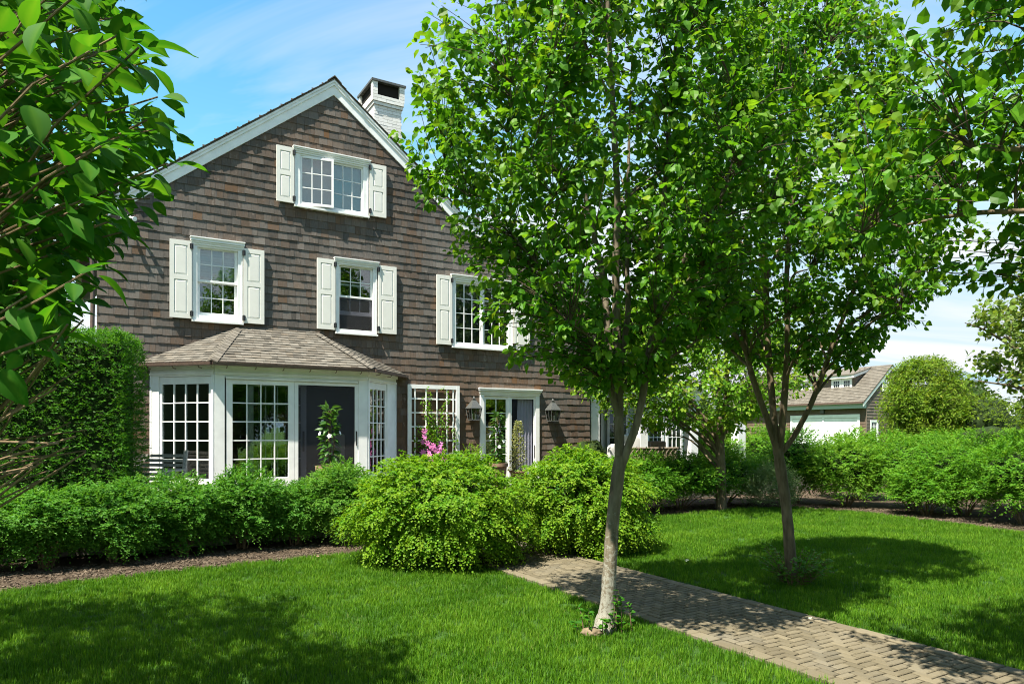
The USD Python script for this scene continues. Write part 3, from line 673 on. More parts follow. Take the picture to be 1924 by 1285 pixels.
# --- bay
BW, BL, BR = -.93, 1.74, 4.46
BLO, BRO = .81, 5.39
def build_bay():
    rng = R0(33); bay = sub('bay_window', house)
    def panel_xf(p0, p1):
        d = np.array([p1[0] - p0[0], p1[1] - p0[1]]); L = np.linalg.norm(d); d /= L; nrm = np.array([d[1], -d[0]])   # outward
        def xf(v):
            v = np.asarray(v, float); return np.column_stack([p0[0] + d[0] * v[:, 0] - nrm[0] * v[:, 1], p0[1] + d[1] * v[:, 0] - nrm[1] * v[:, 1], v[:, 2]])
        return xf, L
    ZT, ZB, HEAD = 2.54, .90, 2.67
    for which, (p0, p1) in dict(left=((BLO, 0), (BL, BW)), front=((BL, BW), (BR, BW)), right=((BR, BW), (BRO, 0))).items():
        xf, L = panel_xf(p0, p1)
        def put(m, name, mt=WHITE, label=None):
            v, f, t = m.arrays(); return part(name, (xf(v), f), mt, bay, label=label)
        fr = M()
        fr.box(0.004, L - .004, -.012, .10, HEAD, 2.87).box(0.004, L - .004, -.03, -.012, 2.70, 2.735).box(0.004, L - .004, -.05, -.012, 2.80, 2.87)
        fr.box(0.004, L - .004, 0, .10, .42, .60)
        if which == 'front':
            fr.box(.004, .165, -.012, .10, .60, HEAD).box(L - .175, L - .004, -.012, .10, .60, HEAD).box(.165, L - .175, -.002, .10, 2.655, HEAD)
            put(fr, 'frame')
            o = -BL
            h = M(); h.box(.18, L - .19, -.028, -.002, 2.625, 2.662); put(h, 'head_track')
            q, p = sash_mesh(1.93 + o, 3.085 + o, .66, 2.622, .0, 4, 5, .105, .082, .24, .02, .04); put(q, 'sliding_sash'); panes_into(bay, p, .02, xf, rng)
            q, p = sash_mesh(3.09 + o, 4.285 + o, .66, 2.622, .002, 1, 1, .07, .06, .09, .02, .03); put(q, 'screen_frame')
            s_ = M(); s_.box(3.16 + o, 4.215 + o, .014, .016, .75, 2.562); put(s_, 'insect_screen', MESHSCREEN)
            q, p = sash_mesh(2.30 + o, 3.33 + o, .66, 2.60, .10, 4, 5, .10, .08, .24, .02, .03); put(q, 'inner_sash', SCREEN_FRAME); panes_into(bay, p, .115, xf, rng)
            hn = M(); hn.box(3.255 + o, 3.29 + o, .075, .095, 1.35, 1.72); put(hn, 'handle', IRON)
            hn = M(); hn.box(4.235 + o, 4.25 + o, -.02, -.002, 1.45, 1.72); put(hn, 'handle', IRON)
        else:
            a, c = (.245, L - .115) if which == 'left' else (.125, L - .50)
            lo, hi = (.19, L - .06) if which == 'left' else (.07, L - .44)
            fr.box(.004, lo, -.012, .10, .60, HEAD).box(hi, L - .004, -.012, .10, .60, HEAD)
            fr.box(.012, .05, -.024, -.012, .60, 2.7).box(L - .05, L - .012, -.024, -.012, .60, 2.7)
            put(fr, 'frame')
            q, p = sash_mesh(lo + .002, hi - .002, .66, HEAD - .003, .006, 4, 5, a - lo - .002, HEAD - ZT, .24, .02, .04); put(q, 'sash'); panes_into(bay, p, .026, xf, rng)
    # roof
    E = [(.58, 0.0, 2.90), (1.68, -1.10, 2.90), (4.52, -1.10, 2.90), (5.62, 0.0, 2.90)]; T = [(2.28, 0.0, 3.66), (3.72, 0.0, 3.66)]
    planes = [([E[0], E[1], T[0]], 'l'), ([E[1], E[2], T[1], T[0]], 'f'), ([E[2], E[3], T[1]], 'r')]
    br = sub('bay_roof', house); deck = M(); total = []
    for pts, nm in planes:
        pts = np.array(pts, float); deck.add(pts - (0, 0, .03), [(0, 1, 2)] if len(pts) == 3 else [(0, 1, 2), (0, 2, 3)])
        ex = norm(pts[1] - pts[0]); nn = norm(np.cross(pts[1] - pts[0], pts[2] - pts[0])); ey = np.cross(nn, ex)
        poly = sg.Polygon([((q - pts[0]) @ ex, (q - pts[0]) @ ey) for q in pts])
        H = max((q - pts[0]) @ ey for q in pts); row = 0; y = -.02
        while y < H - .02:
            x0, x1 = poly.bounds[0], poly.bounds[2]; x = x0 - rng.uniform(0, .12); y1 = min(y + .094, H)
            while x < x1:
                wd = rng.uniform(.10, .2); q = sg.box(x + .002, max(y, .0001), x + wd - .002, y1 + .02).intersection(poly)
                if not q.is_empty and q.area > .0008 and q.geom_type == 'Polygon':
                    c = np.array(q.exterior.coords)[:-1]; k = len(c)
                    hgt = .020 - .014 * (c[:, 1] - y) / .094 + rng.normal(0, .0015)
                    top = pts[0] + c[:, :1] * ex + c[:, 1:] * ey + hgt[:, None] * nn; bot = pts[0] + c[:, :1] * ex + c[:, 1:] * ey - .005 * nn
                    if sg.LinearRing(c).is_ccw is False: top, bot = top[::-1], bot[::-1]
                    f = [(0, i, i + 1) for i in range(1, k - 1)] + [t for i in range(k) for t in ((i, k + i, k + (i + 1) % k), (i, k + (i + 1) % k, (i + 1) % k))]
                    total.append((np.vstack([top, bot]), np.array(f), (np.clip(rng.normal(.55, .24), 0, 1), max(0, rng.normal(.08, .16)), .5), nm))
                x += wd
            y = y1; row += 1
    big = sorted(range(len(total)), key=lambda i: (0 if total[i][3] == 'f' else 1, np.ptp(total[i][0][:, 2]) * -1))
    keep = set(big[:300]); rest = M()
    for i, (v, f, t, nm) in enumerate(total):
        if i in keep: M().add(v, f, t).part('roof_shingle', ROOFSH, br)
        else: rest.add(v, f, t)
    if rest.n: rest.part('roof_shingle_field', ROOFSH, br, kind='stuff')
    deck.part('deck', WALLCORE, br)
    # hip caps
    for a, c in ((E[1], T[0]), (E[2], T[1])):
        a, c = np.array(a), np.array(c); dr = norm(c - a); L = np.linalg.norm(c - a); n = int(L / .105)
        side = norm(np.cross(dr, (0, 0, 1)))
        for i in range(n):
            p, q = a + dr * (i * .105 - .03), a + dr * (i * .105 + .12); h0, h1 = .055, .036
            v = [p + side * .10 + (0, 0, h0 - .045), p + (0, 0, h0), p - side * .10 + (0, 0, h0 - .045), q + side * .10 + (0, 0, h1 - .045), q + (0, 0, h1), q - side * .10 + (0, 0, h1 - .045)]
            v += [x - np.array((0, 0, .018)) for x in v[:3]]
            f = [(0, 1, 4), (0, 4, 3), (1, 2, 5), (1, 5, 4), (0, 6, 7), (0, 7, 1), (1, 7, 8), (1, 8, 2)]
            M().add(np.array(v), f, (rng.uniform(.2, .7), .1, .5)).part('hip_shingle', ROOFSH, br)
    # gutter round the eave, with brackets, and soffit
    g = M(); so = M(); inner = [(.80, 0), (1.74, -.935), (4.46, -.935), (5.40, 0)]
    for i in range(3):
        a, c = np.array(E[i]), np.array(E[i + 1]); d = norm(c - a); o = np.array((d[1], -d[0], 0))
        a2, c2 = a - d * (.0), c + d * (.0)
        v = [a2 + (0, 0, -.062), c2 + (0, 0, -.062), c2 + o * .055 + (0, 0, -.055), a2 + o * .055 + (0, 0, -.055), a2 + (0, 0, .0), c2 + (0, 0, .0), c2 + o * .062 + (0, 0, -.008), a2 + o * .062 + (0, 0, -.008)]
        g.add(np.array(v), [(0, 3, 2, 1), (4, 5, 6, 7), (0, 1, 5, 4), (2, 3, 7, 6), (1, 2, 6, 5), (3, 0, 4, 7)])
        x0, x1 = inner[i], inner[i + 1]
        so.add(np.array([(x0[0], x0[1], 2.872), (x1[0], x1[1], 2.872), (c[0], c[1], 2.872), (a[0], a[1], 2.872)]), [(0, 1, 2, 3)])
        L = np.linalg.norm(c - a); k = max(2, int(L / .42))
        for j in range(k):
            q = a + d * (L * (j + .5) / k) + o * .03; M().add(*tube([q + (0, 0, -.06), q - o * .03 + (0, 0, -.095), q - o * .10 + (0, 0, -.10)], .008, 5)).part('gutter_bracket', COPPER, br)
    g.part('gutter', COPPER, br); so.part('soffit', WHITE, br)
build_bay()

def build_rooms():
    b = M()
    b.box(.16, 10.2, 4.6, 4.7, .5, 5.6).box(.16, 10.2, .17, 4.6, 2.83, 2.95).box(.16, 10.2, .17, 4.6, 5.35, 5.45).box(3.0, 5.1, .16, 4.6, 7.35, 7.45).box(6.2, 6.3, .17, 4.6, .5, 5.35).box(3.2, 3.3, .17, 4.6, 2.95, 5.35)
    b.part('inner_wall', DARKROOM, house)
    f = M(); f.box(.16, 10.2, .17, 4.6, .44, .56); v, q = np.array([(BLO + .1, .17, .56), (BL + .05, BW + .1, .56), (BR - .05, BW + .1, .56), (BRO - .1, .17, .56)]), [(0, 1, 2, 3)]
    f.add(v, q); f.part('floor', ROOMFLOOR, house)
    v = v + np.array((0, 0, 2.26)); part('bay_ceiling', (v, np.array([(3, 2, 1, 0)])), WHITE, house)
build_rooms()

def build_chimney():
    rng = R0(34); ch = sub('chimney', house)
    s0, s1, y0, y1, zb, zt = 5.36, 6.02, 1.25, 2.15, 6.8, 9.02
    M().box(s0 + .012, s1 - .012, y0 + .012, y1 - .012, zb, zt).part('mortar', MORTAR, ch)
    cH = .0715
    def course(z, ex, off, n_open=False):
        for face in ('f', 'l'):
            if face == 'f': a0, a1 = s0 - ex, s1 + ex
            else: a0, a1 = y0 - ex + .10, y1 + ex
            x = a0 - (.11 if off else 0) 
            while x < a1 - .01:
                e = x + .213; p, q = max(x, a0), min(e, a1)
                if q - p > .03:
                    j = rng.normal(0, .0015)
                    if face == 'f': v, f = box(p + .002, q - .004, y0 - ex + j, y0 + .1 - ex, z + .003, z + cH - .004)
                    else: v, f = box(s0 - ex + j, s0 - ex + .1, p + .002, q - .004, z + .003, z + cH - .004)
                    M().add(v, f, (rng.uniform(0, 1), .5, .5)).part('brick', BRICK, ch)
                x = e
    k = 0; z = 7.05
    while z < zt - .01: course(z, 0, k % 2); z += cH; k += 1
    for i, ex in enumerate((.025, .05, .05)):
        M().box(s0 - ex + .012, s1 + ex - .012, y0 - ex + .012, y1 + ex - .012, z, z + cH).part('mortar', MORTAR, ch)
        course(z, ex, i % 2); z += cH
    zt = z
    for (a, b_) in ((s0 - .05, y0 - .05), (s1 - .07, y0 - .05), (s0 - .05, y1 - .07), (s1 - .07, y1 - .07)):
        for i in range(4):
            v, f = box(a, a + .12, b_, b_ + .12, zt + i * cH + .003, zt + (i + 1) * cH - .003); M().add(v, f, (rng.uniform(0, 1), .5, .5)).part('pier_brick', BRICK, ch)
    M().box(s0 + .0, s1 - .0, y0 + .02, y1 - .02, zt + .002, zt + .283).part('flue', SOOT, ch)
    M().box(s0 - .075, s1 + .075, y0 - .075, y1 + .075, zt + 4 * cH, zt + 4 * cH + .05).part('cap', LEAD, ch)
build_chimney()

def build_porch():
    rng = R0(35); po = sub('porch', house)
    def column(s, y, zt, wd=.26, zb=.46):
        c = M(); c.box(s - wd / 2, s + wd / 2, y, y + wd, zb + .18, zt).box(s - wd / 2 - .02, s + wd / 2 + .02, y - .02, y + wd + .02, zb, zb + .18)
        c.box(s - wd / 2 - .02, s + wd / 2 + .02, y - .02, y + wd + .02, zt - .12, zt - .095).box(s - wd / 2 - .03, s + wd / 2 + .03, y - .03, y + wd + .03, zt - .02, zt)
        c.part('column', WHITE, po)
    for s in (10.68, 12.26, 14.05): column(s, .12, 2.58)
    M().box(10.45, 14.3, .10, .42, 2.58, 2.80).box(10.43, 14.34, .06, .46, 2.80, 2.86).box(10.41, 14.36, .0, .5, 2.86, 2.95).part('beam', WHITE, po)
    M().box(10.45, 14.3, .42, 2.8, 2.75, 2.8).part('ceiling', GREENFASCIA, po)
    v, f = slab((10.44, 3.35), (14.6, 2.96), -.05, 3.2, .06); M().add(v, f, (.4, .2, .5)).part('roof', ROOFSH, po)
    # back wall of the porch with glazed doors
    bw = M(); bw.box(10.42, 17.0, 2.9, 3.05, .46, 2.75); bw.part('back_wall', GREENFASCIA, po)
    for (a, b_) in ((11.35, 12.15), (12.25, 13.05), (13.20, 14.0), (14.75, 15.45), (15.55, 16.25)):
        q, p = sash_mesh(a, b_, .5, 2.45, 2.86, 3, 4, .09, .09, .22, .022, .035); q.part('glazed_door', WHITE, po)
        M().box(a + .09, b_ - .09, 2.882, 2.888, .72, 2.36).part('pane', plain_dark, po)
    # upper wing behind the saltbox roof, and its rail
    M().box(9.6, 15.5, 4.0, 9.0, 2.9, 5.2).part('rear_wing_wall', WALLCORE, po)
plain_dark = mat('dark_pane', {'p': ('principled_bsdf', {'base_color': (.015, .018, .018), 'roughness': .03, 'specular_ior_level': .6})}, [], 'p.BSDF')
build_porch()

def hw(s, w, z=0.0): return tuple(LW(s, w, z))

def build_trellis():
    t = thing('trellis', 'white square lattice trellis frame fixed to the shingled wall', 'trellis', LW(5.634, -.03), HR)
    L, z0, z1 = 1.208, .50, 2.71; y0, y1 = -.045, -.005
    M().box(0, .085, y0, y1, z0, z1).box(L - .085, L, y0, y1, z0, z1).box(.085, L - .085, y0 + .002, y1, z1 - .085, z1).box(.085, L - .085, y0 + .002, y1, z0, z0 + .085).part('frame', WHITE, t)
    for x in (.165, .42, .67, .905, 1.06): M().box(x - .016, x + .016, y0 + .012, y0 + .026, z0 + .085, z1 - .085).part('upright_lath', WHITE, t)
    z = z1 - .30
    while z > z0 + .15:
        M().box(.085, L - .085, y0 + .027, y0 + .039, z - .016, z + .016).part('cross_lath', WHITE, t); z -= .296
build_trellis()

def lantern(loc, label):
    t = thing('wall_lantern', label, 'wall lantern', loc, HR, group='lanterns beside the sliding door')
    r0, r1 = .095, .13; zb, zt, za = -.235, .02, .19
    def ring(r, z): return [(-r, -r, z), (r, -r, z), (r, r, z), (-r, r, z)]
    fr = M()
    a, b_ = np.array(ring(r0, zb)), np.array(ring(r1, zt))
    for i in range(4):
        fr.add(*tube([a[i], b_[i]], .009, 6)); fr.add(*tube([a[i], a[(i + 1) % 4]], .011, 6)); fr.add(*tube([b_[i], b_[(i + 1) % 4]], .013, 6))
        m0, m1 = (a[i] + a[(i + 1) % 4]) / 2, (b_[i] + b_[(i + 1) % 4]) / 2; fr.add(*tube([m0, m1], .006, 5))
    fr.part('frame', LEAD, t)
    top = M(); c = np.array(ring(.04, za))
    top.add(np.vstack([np.array(ring(r1 + .012, zt)), c]), [(i, (i + 1) % 4, 4 + (i + 1) % 4, 4 + i) for i in range(4)] + [(4, 5, 6, 7)]); top.part('roof', LEAD, t)
    M().box(-.035, .035, -.035, .035, za, za + .03).add(*tube([(0, 0, za + .03), (0, 0, za + .055), (0, 0, za + .075), (0, 0, za + .10)], [.02, .032, .018, .006], 8)).part('finial', LEAD, t)
    M().box(-.045, .045, r1 + .0, r1 + .03, -.16, .12).add(*tube([(0, r1 + .01, .06), (0, r1 - .04, .16), (0, .0, .2)], .011, 6)).part('bracket', LEAD, t)
    for x in (-.035, .035): M().add(*tube([(x, 0, zb), (x, 0, zb + .13)], .012, 8)).part('candle', BULB, t)
    gl = M(); k = .985
    for i in range(4):
        j = (i + 1) % 4; gl.add(np.array([a[i], a[j], b_[j], b_[i]]) * (k, k, 1), [(0, 1, 2, 3)])
    gl.part('glass', LAMPGLASS, t)
lantern(hw(7.143, -.165, 2.205), 'grey metal lantern on the wall between trellis and sliding door')
lantern(hw(9.224, -.165, 2.200), 'grey metal lantern on the open shingles right of the sliding door')

def build_flood():
    t = thing('security_light', 'small white twin floodlight high under the left eave', 'floodlight', hw(.46, -.04, 5.42), HR)
    M().box(-.05, .05, -.01, .04, -.05, .05).part('mount', WHITE, t)
    for x in (-.07, .09): M().add(*tube([(x * .4, 0, 0), (x * .7, -.05, .0), (x, -.07, -.02), (x * 1.15, -.12, -.04), (x * 1.2, -.125, -.043)], [.012, .016, .03, .04, .0], 10)).part('lamp_head', WHITE, t)
build_flood()

# furniture
def build_armchair():
    t = thing('dining_chair', 'beige upholstered chair back behind the bay screen door', 'chair', hw(3.97, -.30, .56), HR + 8)
    v = trimesh.creation.box((.48, .09, .62)); 
    import manifold3d as m3
    def rbox(x, y, z, r, c):
        s = m3.Manifold.sphere(r, 16); pts = [s.translate([sx * (x / 2 - r), sy * (y / 2 - r), sz * (z / 2 - r)]) for sx in (-1, 1) for sy in (-1, 1) for sz in (-1, 1)]
        return m3.Manifold.batch_hull(pts).translate(list(c))
    part('backrest', rbox(.50, .10, .62, .045, (0, 0, .80)), LINEN, t, smooth=40); part('seat', rbox(.50, .50, .12, .045, (0, .25, .45)), LINEN, t, smooth=40)
    for x in (-.2, .2):
        for y in (.03, .45): M().add(*tube([(x, y, 0), (x, y, .4)], .02, 6)).part('leg', TEAK, t)
    return rbox
rbox = build_armchair()
def build_bench():
    t = thing('garden_bench', 'grey weathered slatted bench beside the bay and hedge', 'bench', hw(.55, -1.25, .46), HR + 45 - 90 + 4)
    for i in range(6): M().box(-.62, .62, .20 + i * .012, .225 + i * .012, .46 + i * .075, .51 + i * .075).part('back_slat', TEAK, t)
    for i in range(5): M().box(-.62, .62, -.25 + i * .085, -.18 + i * .085, .40, .425).part('seat_slat', TEAK, t)
    for x in (-.66, .66):
        M().add(*tube([(x, .22, 0), (x, .23, .5), (x, .30, .95)], .035, 6)).part('back_post', TEAK, t); M().add(*tube([(x, -.25, 0), (x, -.25, .62)], .035, 6)).part('front_leg', TEAK, t); M().box(x - .03, x + .03, -.28, .24, .62, .65).part('armrest', TEAK, t)
build_bench()
def build_sofa():
    t = thing('porch_sofa', 'olive carved-back outdoor sofa on the porch behind the bushes', 'sofa', (3.35, 18.0, .46), HR - 22)
    part('backrest', rbox(1.75, .16, .75, .05, (0, 0, .47)), SOFAFAB, t, smooth=40); part('seat', rbox(1.75, .8, .25, .06, (0, .45, .32)), SOFAFAB, t, smooth=40)
    rail = M(); rail.add(*tube([(-.88, -.09, .84), (.88, -.09, .84)], .025, 6))
    for i in range(15):
        x = -.8 + i * .115; rail.add(*tube(smooth_line([(x, -.095, .48), (x + .05, -.10, .6), (x - .02, -.10, .7), (x + .06, -.095, .82)], 3), .014, 5))
    rail.part('carved_panel', WICKER, t)
    for x in (-.8, .8): part('arm', rbox(.14, .85, .5, .05, (x, .42, .40)), SOFAFAB, t, smooth=40)
    for nm, loc, lb, r in (('cushion', (2.22, 17.6, .72), 'white cushion behind the clipped box ball', -20), ('cushion', (2.62, 17.5, 1.02), 'pale cushion on the sofa end beside the tree trunk', 25), ('cushion', (3.05, 18.35, 1.25), 'white pointed cushion above the sofa back', 10)):
        c = thing(nm, lb, 'cushion', loc, r, group='cushions on the porch seats')
        m = trimesh.creation.icosphere(3); v = m.vertices.copy(); e = np.sign(v) * np.abs(v) ** .55; v = e * np.array([.30, .09, .24]); v[:, 2] += .16; part('cover', (v, m.faces), CUSHION, c, smooth=True)
    for k, (s, w_, lb) in enumerate(((13.2, 1.5, 'left brown wicker armchair on the porch'), (13.85, 1.6, 'right brown wicker armchair nearest the last porch column'))):
        c = thing('wicker_chair', lb, 'armchair', hw(s, w_, .46), HR + 180 - 25, group='wicker chairs on the porch')
        part('shell', rbox(.62, .12, .95, .05, (0, .28, .52)), WICKER, c, smooth=40); part('seat', rbox(.6, .55, .12, .05, (0, 0, .42)), WICKER, c, smooth=40)
        for x in (-.3, .3): part('arm', rbox(.08, .6, .3, .03, (x, 0, .52)), WICKER, c, smooth=40)
        for x in (-.27, .27):
            for y in (-.24, .26): M().add(*tube([(x, y, 0), (x, y, .4)], .025, 6)).part('leg', WICKER, c)
build_sofa()
def build_pergola():
    t = thing('pergola_post', 'white square post standing alone right of the porch', 'post', hw(15.84, .2), HR)
    M().box(-.14, .14, -.14, .14, 0, 2.35).part('shaft', WHITE, t); M().box(-.17, .17, -.17, .17, 2.35, 2.42).part('cap', WHITE, t); M().box(-.17, .17, -.17, .17, 0, .25).part('base', WHITE, t)
    t = thing('shutter_board', 'narrow red brown board standing behind the last porch column', 'board', hw(14.27, .55), HR); M().box(-.10, .10, -.03, .03, .46, 2.4).part('board', REDBROWN, t); M().box(-.11, .11, -.035, .035, 2.4, 2.43).part('cap', REDBROWN, t)
build_pergola()

# ------------------------------------------------------------------ garage
def build_garage():
    rng = R0(41)
    g = thing('garage', 'grey shingled garage with white doors and a dormer in its roof', 'garage', LW(31.89, 6.714), HR)
    XR, ZR, ZE, D, X1 = 2.02, 5.05, 3.30, 9.0, 4.04
    SL = (ZR - 3.42) / XR
    # gable wall with its small windows, shingled
    poly = sg.Polygon([(0, -.1), (0, ZE), (XR, ZR - .12), (X1, ZE), (X1, -.1)])
    m = trimesh.creation.extrude_polygon(poly, .15, engine='earcut'); v = m.vertices[:, [0, 2, 1]].copy(); part('gable_wall', (v, m.faces[:, ::-1]), FARSH, g, tint=np.tile((.5, .2, .5), (len(v), 1)))
    M().box(0, .15, .15, D, -.1, ZE, (.5, .4, .5)).box(X1 - .15, X1, .15, D, -.1, ZE).box(0, X1, D, D + .15, -.1, ZE).part('wall', FARSH, g)
    sh = M(); z = 0.0
    while z < ZR - .2:
        lim = X1 if z < ZE else 0
        a, b_ = (0, X1) if z < ZE - .05 else (max(0, (z - ZE) / SL + .02), X1 - max(0, (z - ZE) / SL + .02))
        s = a
        while s < b_:
            wd = rng.uniform(.10, .2); e = min(s + wd - .004, b_)
            if e - s > .02 and not (.27 < (s + e) / 2 < .89 and 1.2 < z < 2.3) and not (1.25 < (s + e) / 2 < 1.8 and 3.7 < z < 4.3):
                v, f = wedge(s, e, z, z + .165, .02, .003); sh.add(v, f, (np.clip(rng.normal(.5, .2), 0, 1), max(0, rng.normal(.05, .1)), .5))
            s += wd
        z += .15
    # front wall courses above and beside the doors
    z = .0
    while z < ZE - .05:
        y = .05
        while y < D:
            wd = rng.uniform(.10, .2); e = y + wd - .004
            if not (.33 < (y + e) / 2 < 4.35 and z < 2.55) and not (4.75 < (y + e) / 2 < 5.55 and .8 < z < 2.2):
                v, f = wedge(y, e, z, z + .165, .02, .003); v2 = np.column_stack([v[:, 1], -v[:, 0], v[:, 2]]); v2[:, 1] *= -1
                sh.add(v2, f[:, ::-1], (np.clip(rng.normal(.35, .2), 0, 1), .55, .5))
            y += wd
        z += .15
    sh.part('shingle_field', FARSH, g, kind='stuff')
    rf = M(); rng2 = R0(42)
    rf.add(*slab((-.32, 3.42 - .32 * SL), (XR, ZR), -.07, D + .2, .06), (.4, .2, .5)); rf.add(*slab((XR, ZR), (X1 + .3, ZE - .1), -.07, D + .2, .06), (.4, .2, .5)); rf.part('roof', ROOFSH, g)
    co = M(); L = math.hypot(XR + .32, ZR - 3.42 + .32 * SL); ux, uz = (XR + .32) / L, (ZR - 3.42 + .32 * SL) / L
    for i in range(int(L / .13)):
        y = -.07
        while y < 7:
            wd = rng2.uniform(.12, .25); d0, d1 = i * .13, i * .13 + .145
            P = lambda d, h: (-.32 + ux * d - uz * h, 3.42 - .32 * SL + uz * d + ux * h)
            b0, t0, bb = P(d0, .022), P(d1, .004), P(d0, 0)
            v = [(b0[0], y, b0[1]), (b0[0], y + wd - .005, b0[1]), (t0[0], y, t0[1]), (t0[0], y + wd - .005, t0[1]), (bb[0], y, bb[1]), (bb[0], y + wd - .005, bb[1])]
            co.add(v, [(0, 2, 3), (0, 3, 1), (0, 1, 5), (0, 5, 4)], (rng2.uniform(.2, .75), .15, .5)); y += wd
    co.part('roof_shingles', ROOFSH, g, kind='stuff')
    tr = M(); tr.add(*slab((-.32, 3.36 - .32 * SL), (XR, ZR - .06), -.055, -.01, .16)).add(*slab((XR, ZR - .06), (X1 + .3, ZE - .16), -.055, -.01, .16)); tr.part('rake_board', WHITE, g)
    ez = 3.42 - .32 * SL
    M().box(-.30, -.0, .0, D, ez - .30, ez - .07).part('fascia', GREENFASCIA, g); M().box(-.44, -.32, -.06, D, ez - .09, ez + .01).part('gutter', COPPER, g)
    # two overhead doors in one white frame
    fr = M(); fr.box(-.05, .0, .33, .45, 0, 2.58).box(-.05, .0, 4.18, 4.30, 0, 2.58).box(-.05, .0, .45, 4.18, 2.42, 2.58).box(-.05, -.0, 2.28, 2.38, 0, 2.42); fr.part('door_frame', WHITE, g)
    for (a, b_) in ((.45, 2.28), (2.38, 4.18)):
        d = sub('door', g)
        for k in range(4): M().box(-.02, .0, a, b_, .02 + k * .60, .605 + k * .60).part('door_panel', WHITE, d)
    M().box(-.14, -.02, 2.24, 2.44, 2.66, 2.95).part('door_lamp', LEAD, g)
    def small_window(plane, a, b_, z0, z1, cols, rows):
        w_ = sub('window', g)
        def cv(v): return v if plane == 'gable' else np.column_stack([plane + v[:, 1], v[:, 0], v[:, 2]])
        fl = (lambda f: f) if plane == 'gable' else (lambda f: np.asarray(f)[:, ::-1])
        c = M(); c.box(a, a + .09, -.035, .02, z0, z1).box(b_ - .09, b_, -.035, .02, z0, z1).box(a + .09, b_ - .09, -.033, .02, z1 - .09, z1).box(a - .02, b_ + .02, -.05, .02, z0 - .04, z0 + .06); v, f, t = c.arrays(); part('casing', (cv(v), fl(f)), WHITE, w_)
        q, p = sash_mesh(a + .09, b_ - .09, z0 + .06, z1 - .09, -.022, cols, rows, .03, .03, .04, .02, .03); v, f, t = q.arrays(); part('sash', (cv(v), fl(f)), WHITE, w_)
        for (i, j, k, l) in p:
            v, f = box(i, j, -.008, -.005, k, l); part('pane', (cv(v), fl(f)), plain_dark, w_)
    small_window('gable', .27, .89, 1.31, 2.29, 3, 4); small_window('gable', 1.23, 1.80, 3.74, 4.26, 3, 3)
    small_window(0.0, 4.75, 5.55, .9, 2.12, 3, 4)
    # shed dormer
    dx, ya, yb, zt = .70, 1.12, 5.2, 4.58
    zb = 3.42 + SL * dx
    M().box(dx, dx + .1, ya, yb, zb - .3, zt, (.4, .3, .5)).part('dormer_front', FARSH, g)
    zr = zt + .10; x_hit = (zt + .05 - 3.42 + 0) / SL
    ck = M(); pts = np.array([(dx, ya, zb - .1), (2.0, ya, 3.42 + SL * 2.0 - .1), (2.0, ya, 4.98), (dx, ya, zt)]); ck.add(pts, [(0, 1, 2, 3)], (.5, .15, .5)).part('dormer_cheek', FARSH, g)
    cs = M(); z = zb
    while z < 4.9:
        xm = (z - 3.42) / SL; x = dx; top = dx + max(0, (z - zt)) / ((4.98 - zt) / 1.3)
        x = max(dx, top)
        while x < xm:
            e = min(x + rng.uniform(.1, .2), xm)
            if e - x > .03: v, f = wedge(x, e - .004, z, z + .13, .02, .003, ya); cs.add(v, f, (np.clip(rng.normal(.5, .2), 0, 1), .1, .5))
            x = e
        z += .12
    cs.part('dormer_shingles', FARSH, g, kind='stuff')
    M().add(*slab((dx - .25, zt + .02), (2.0, 5.03), ya - .15, yb + .2, .05), (.5, .2, .5)).part('dormer_roof', ROOFSH, g)
    M().add(*slab((dx - .22, zt - .03), (1.95, 4.97), ya - .12, ya - .02, .14)).part('dormer_rake_board', WHITE, g); M().box(dx - .2, dx - .02, ya - .1, yb, zt - .16, zt - .02).part('dormer_fascia', WHITE, g)
    for (a, b_) in ((1.22, 1.78), (1.80, 2.36), (3.0, 3.6), (3.62, 4.2)): small_window(dx, a, b_, 3.72, 4.42, 3, 3)
build_garage()

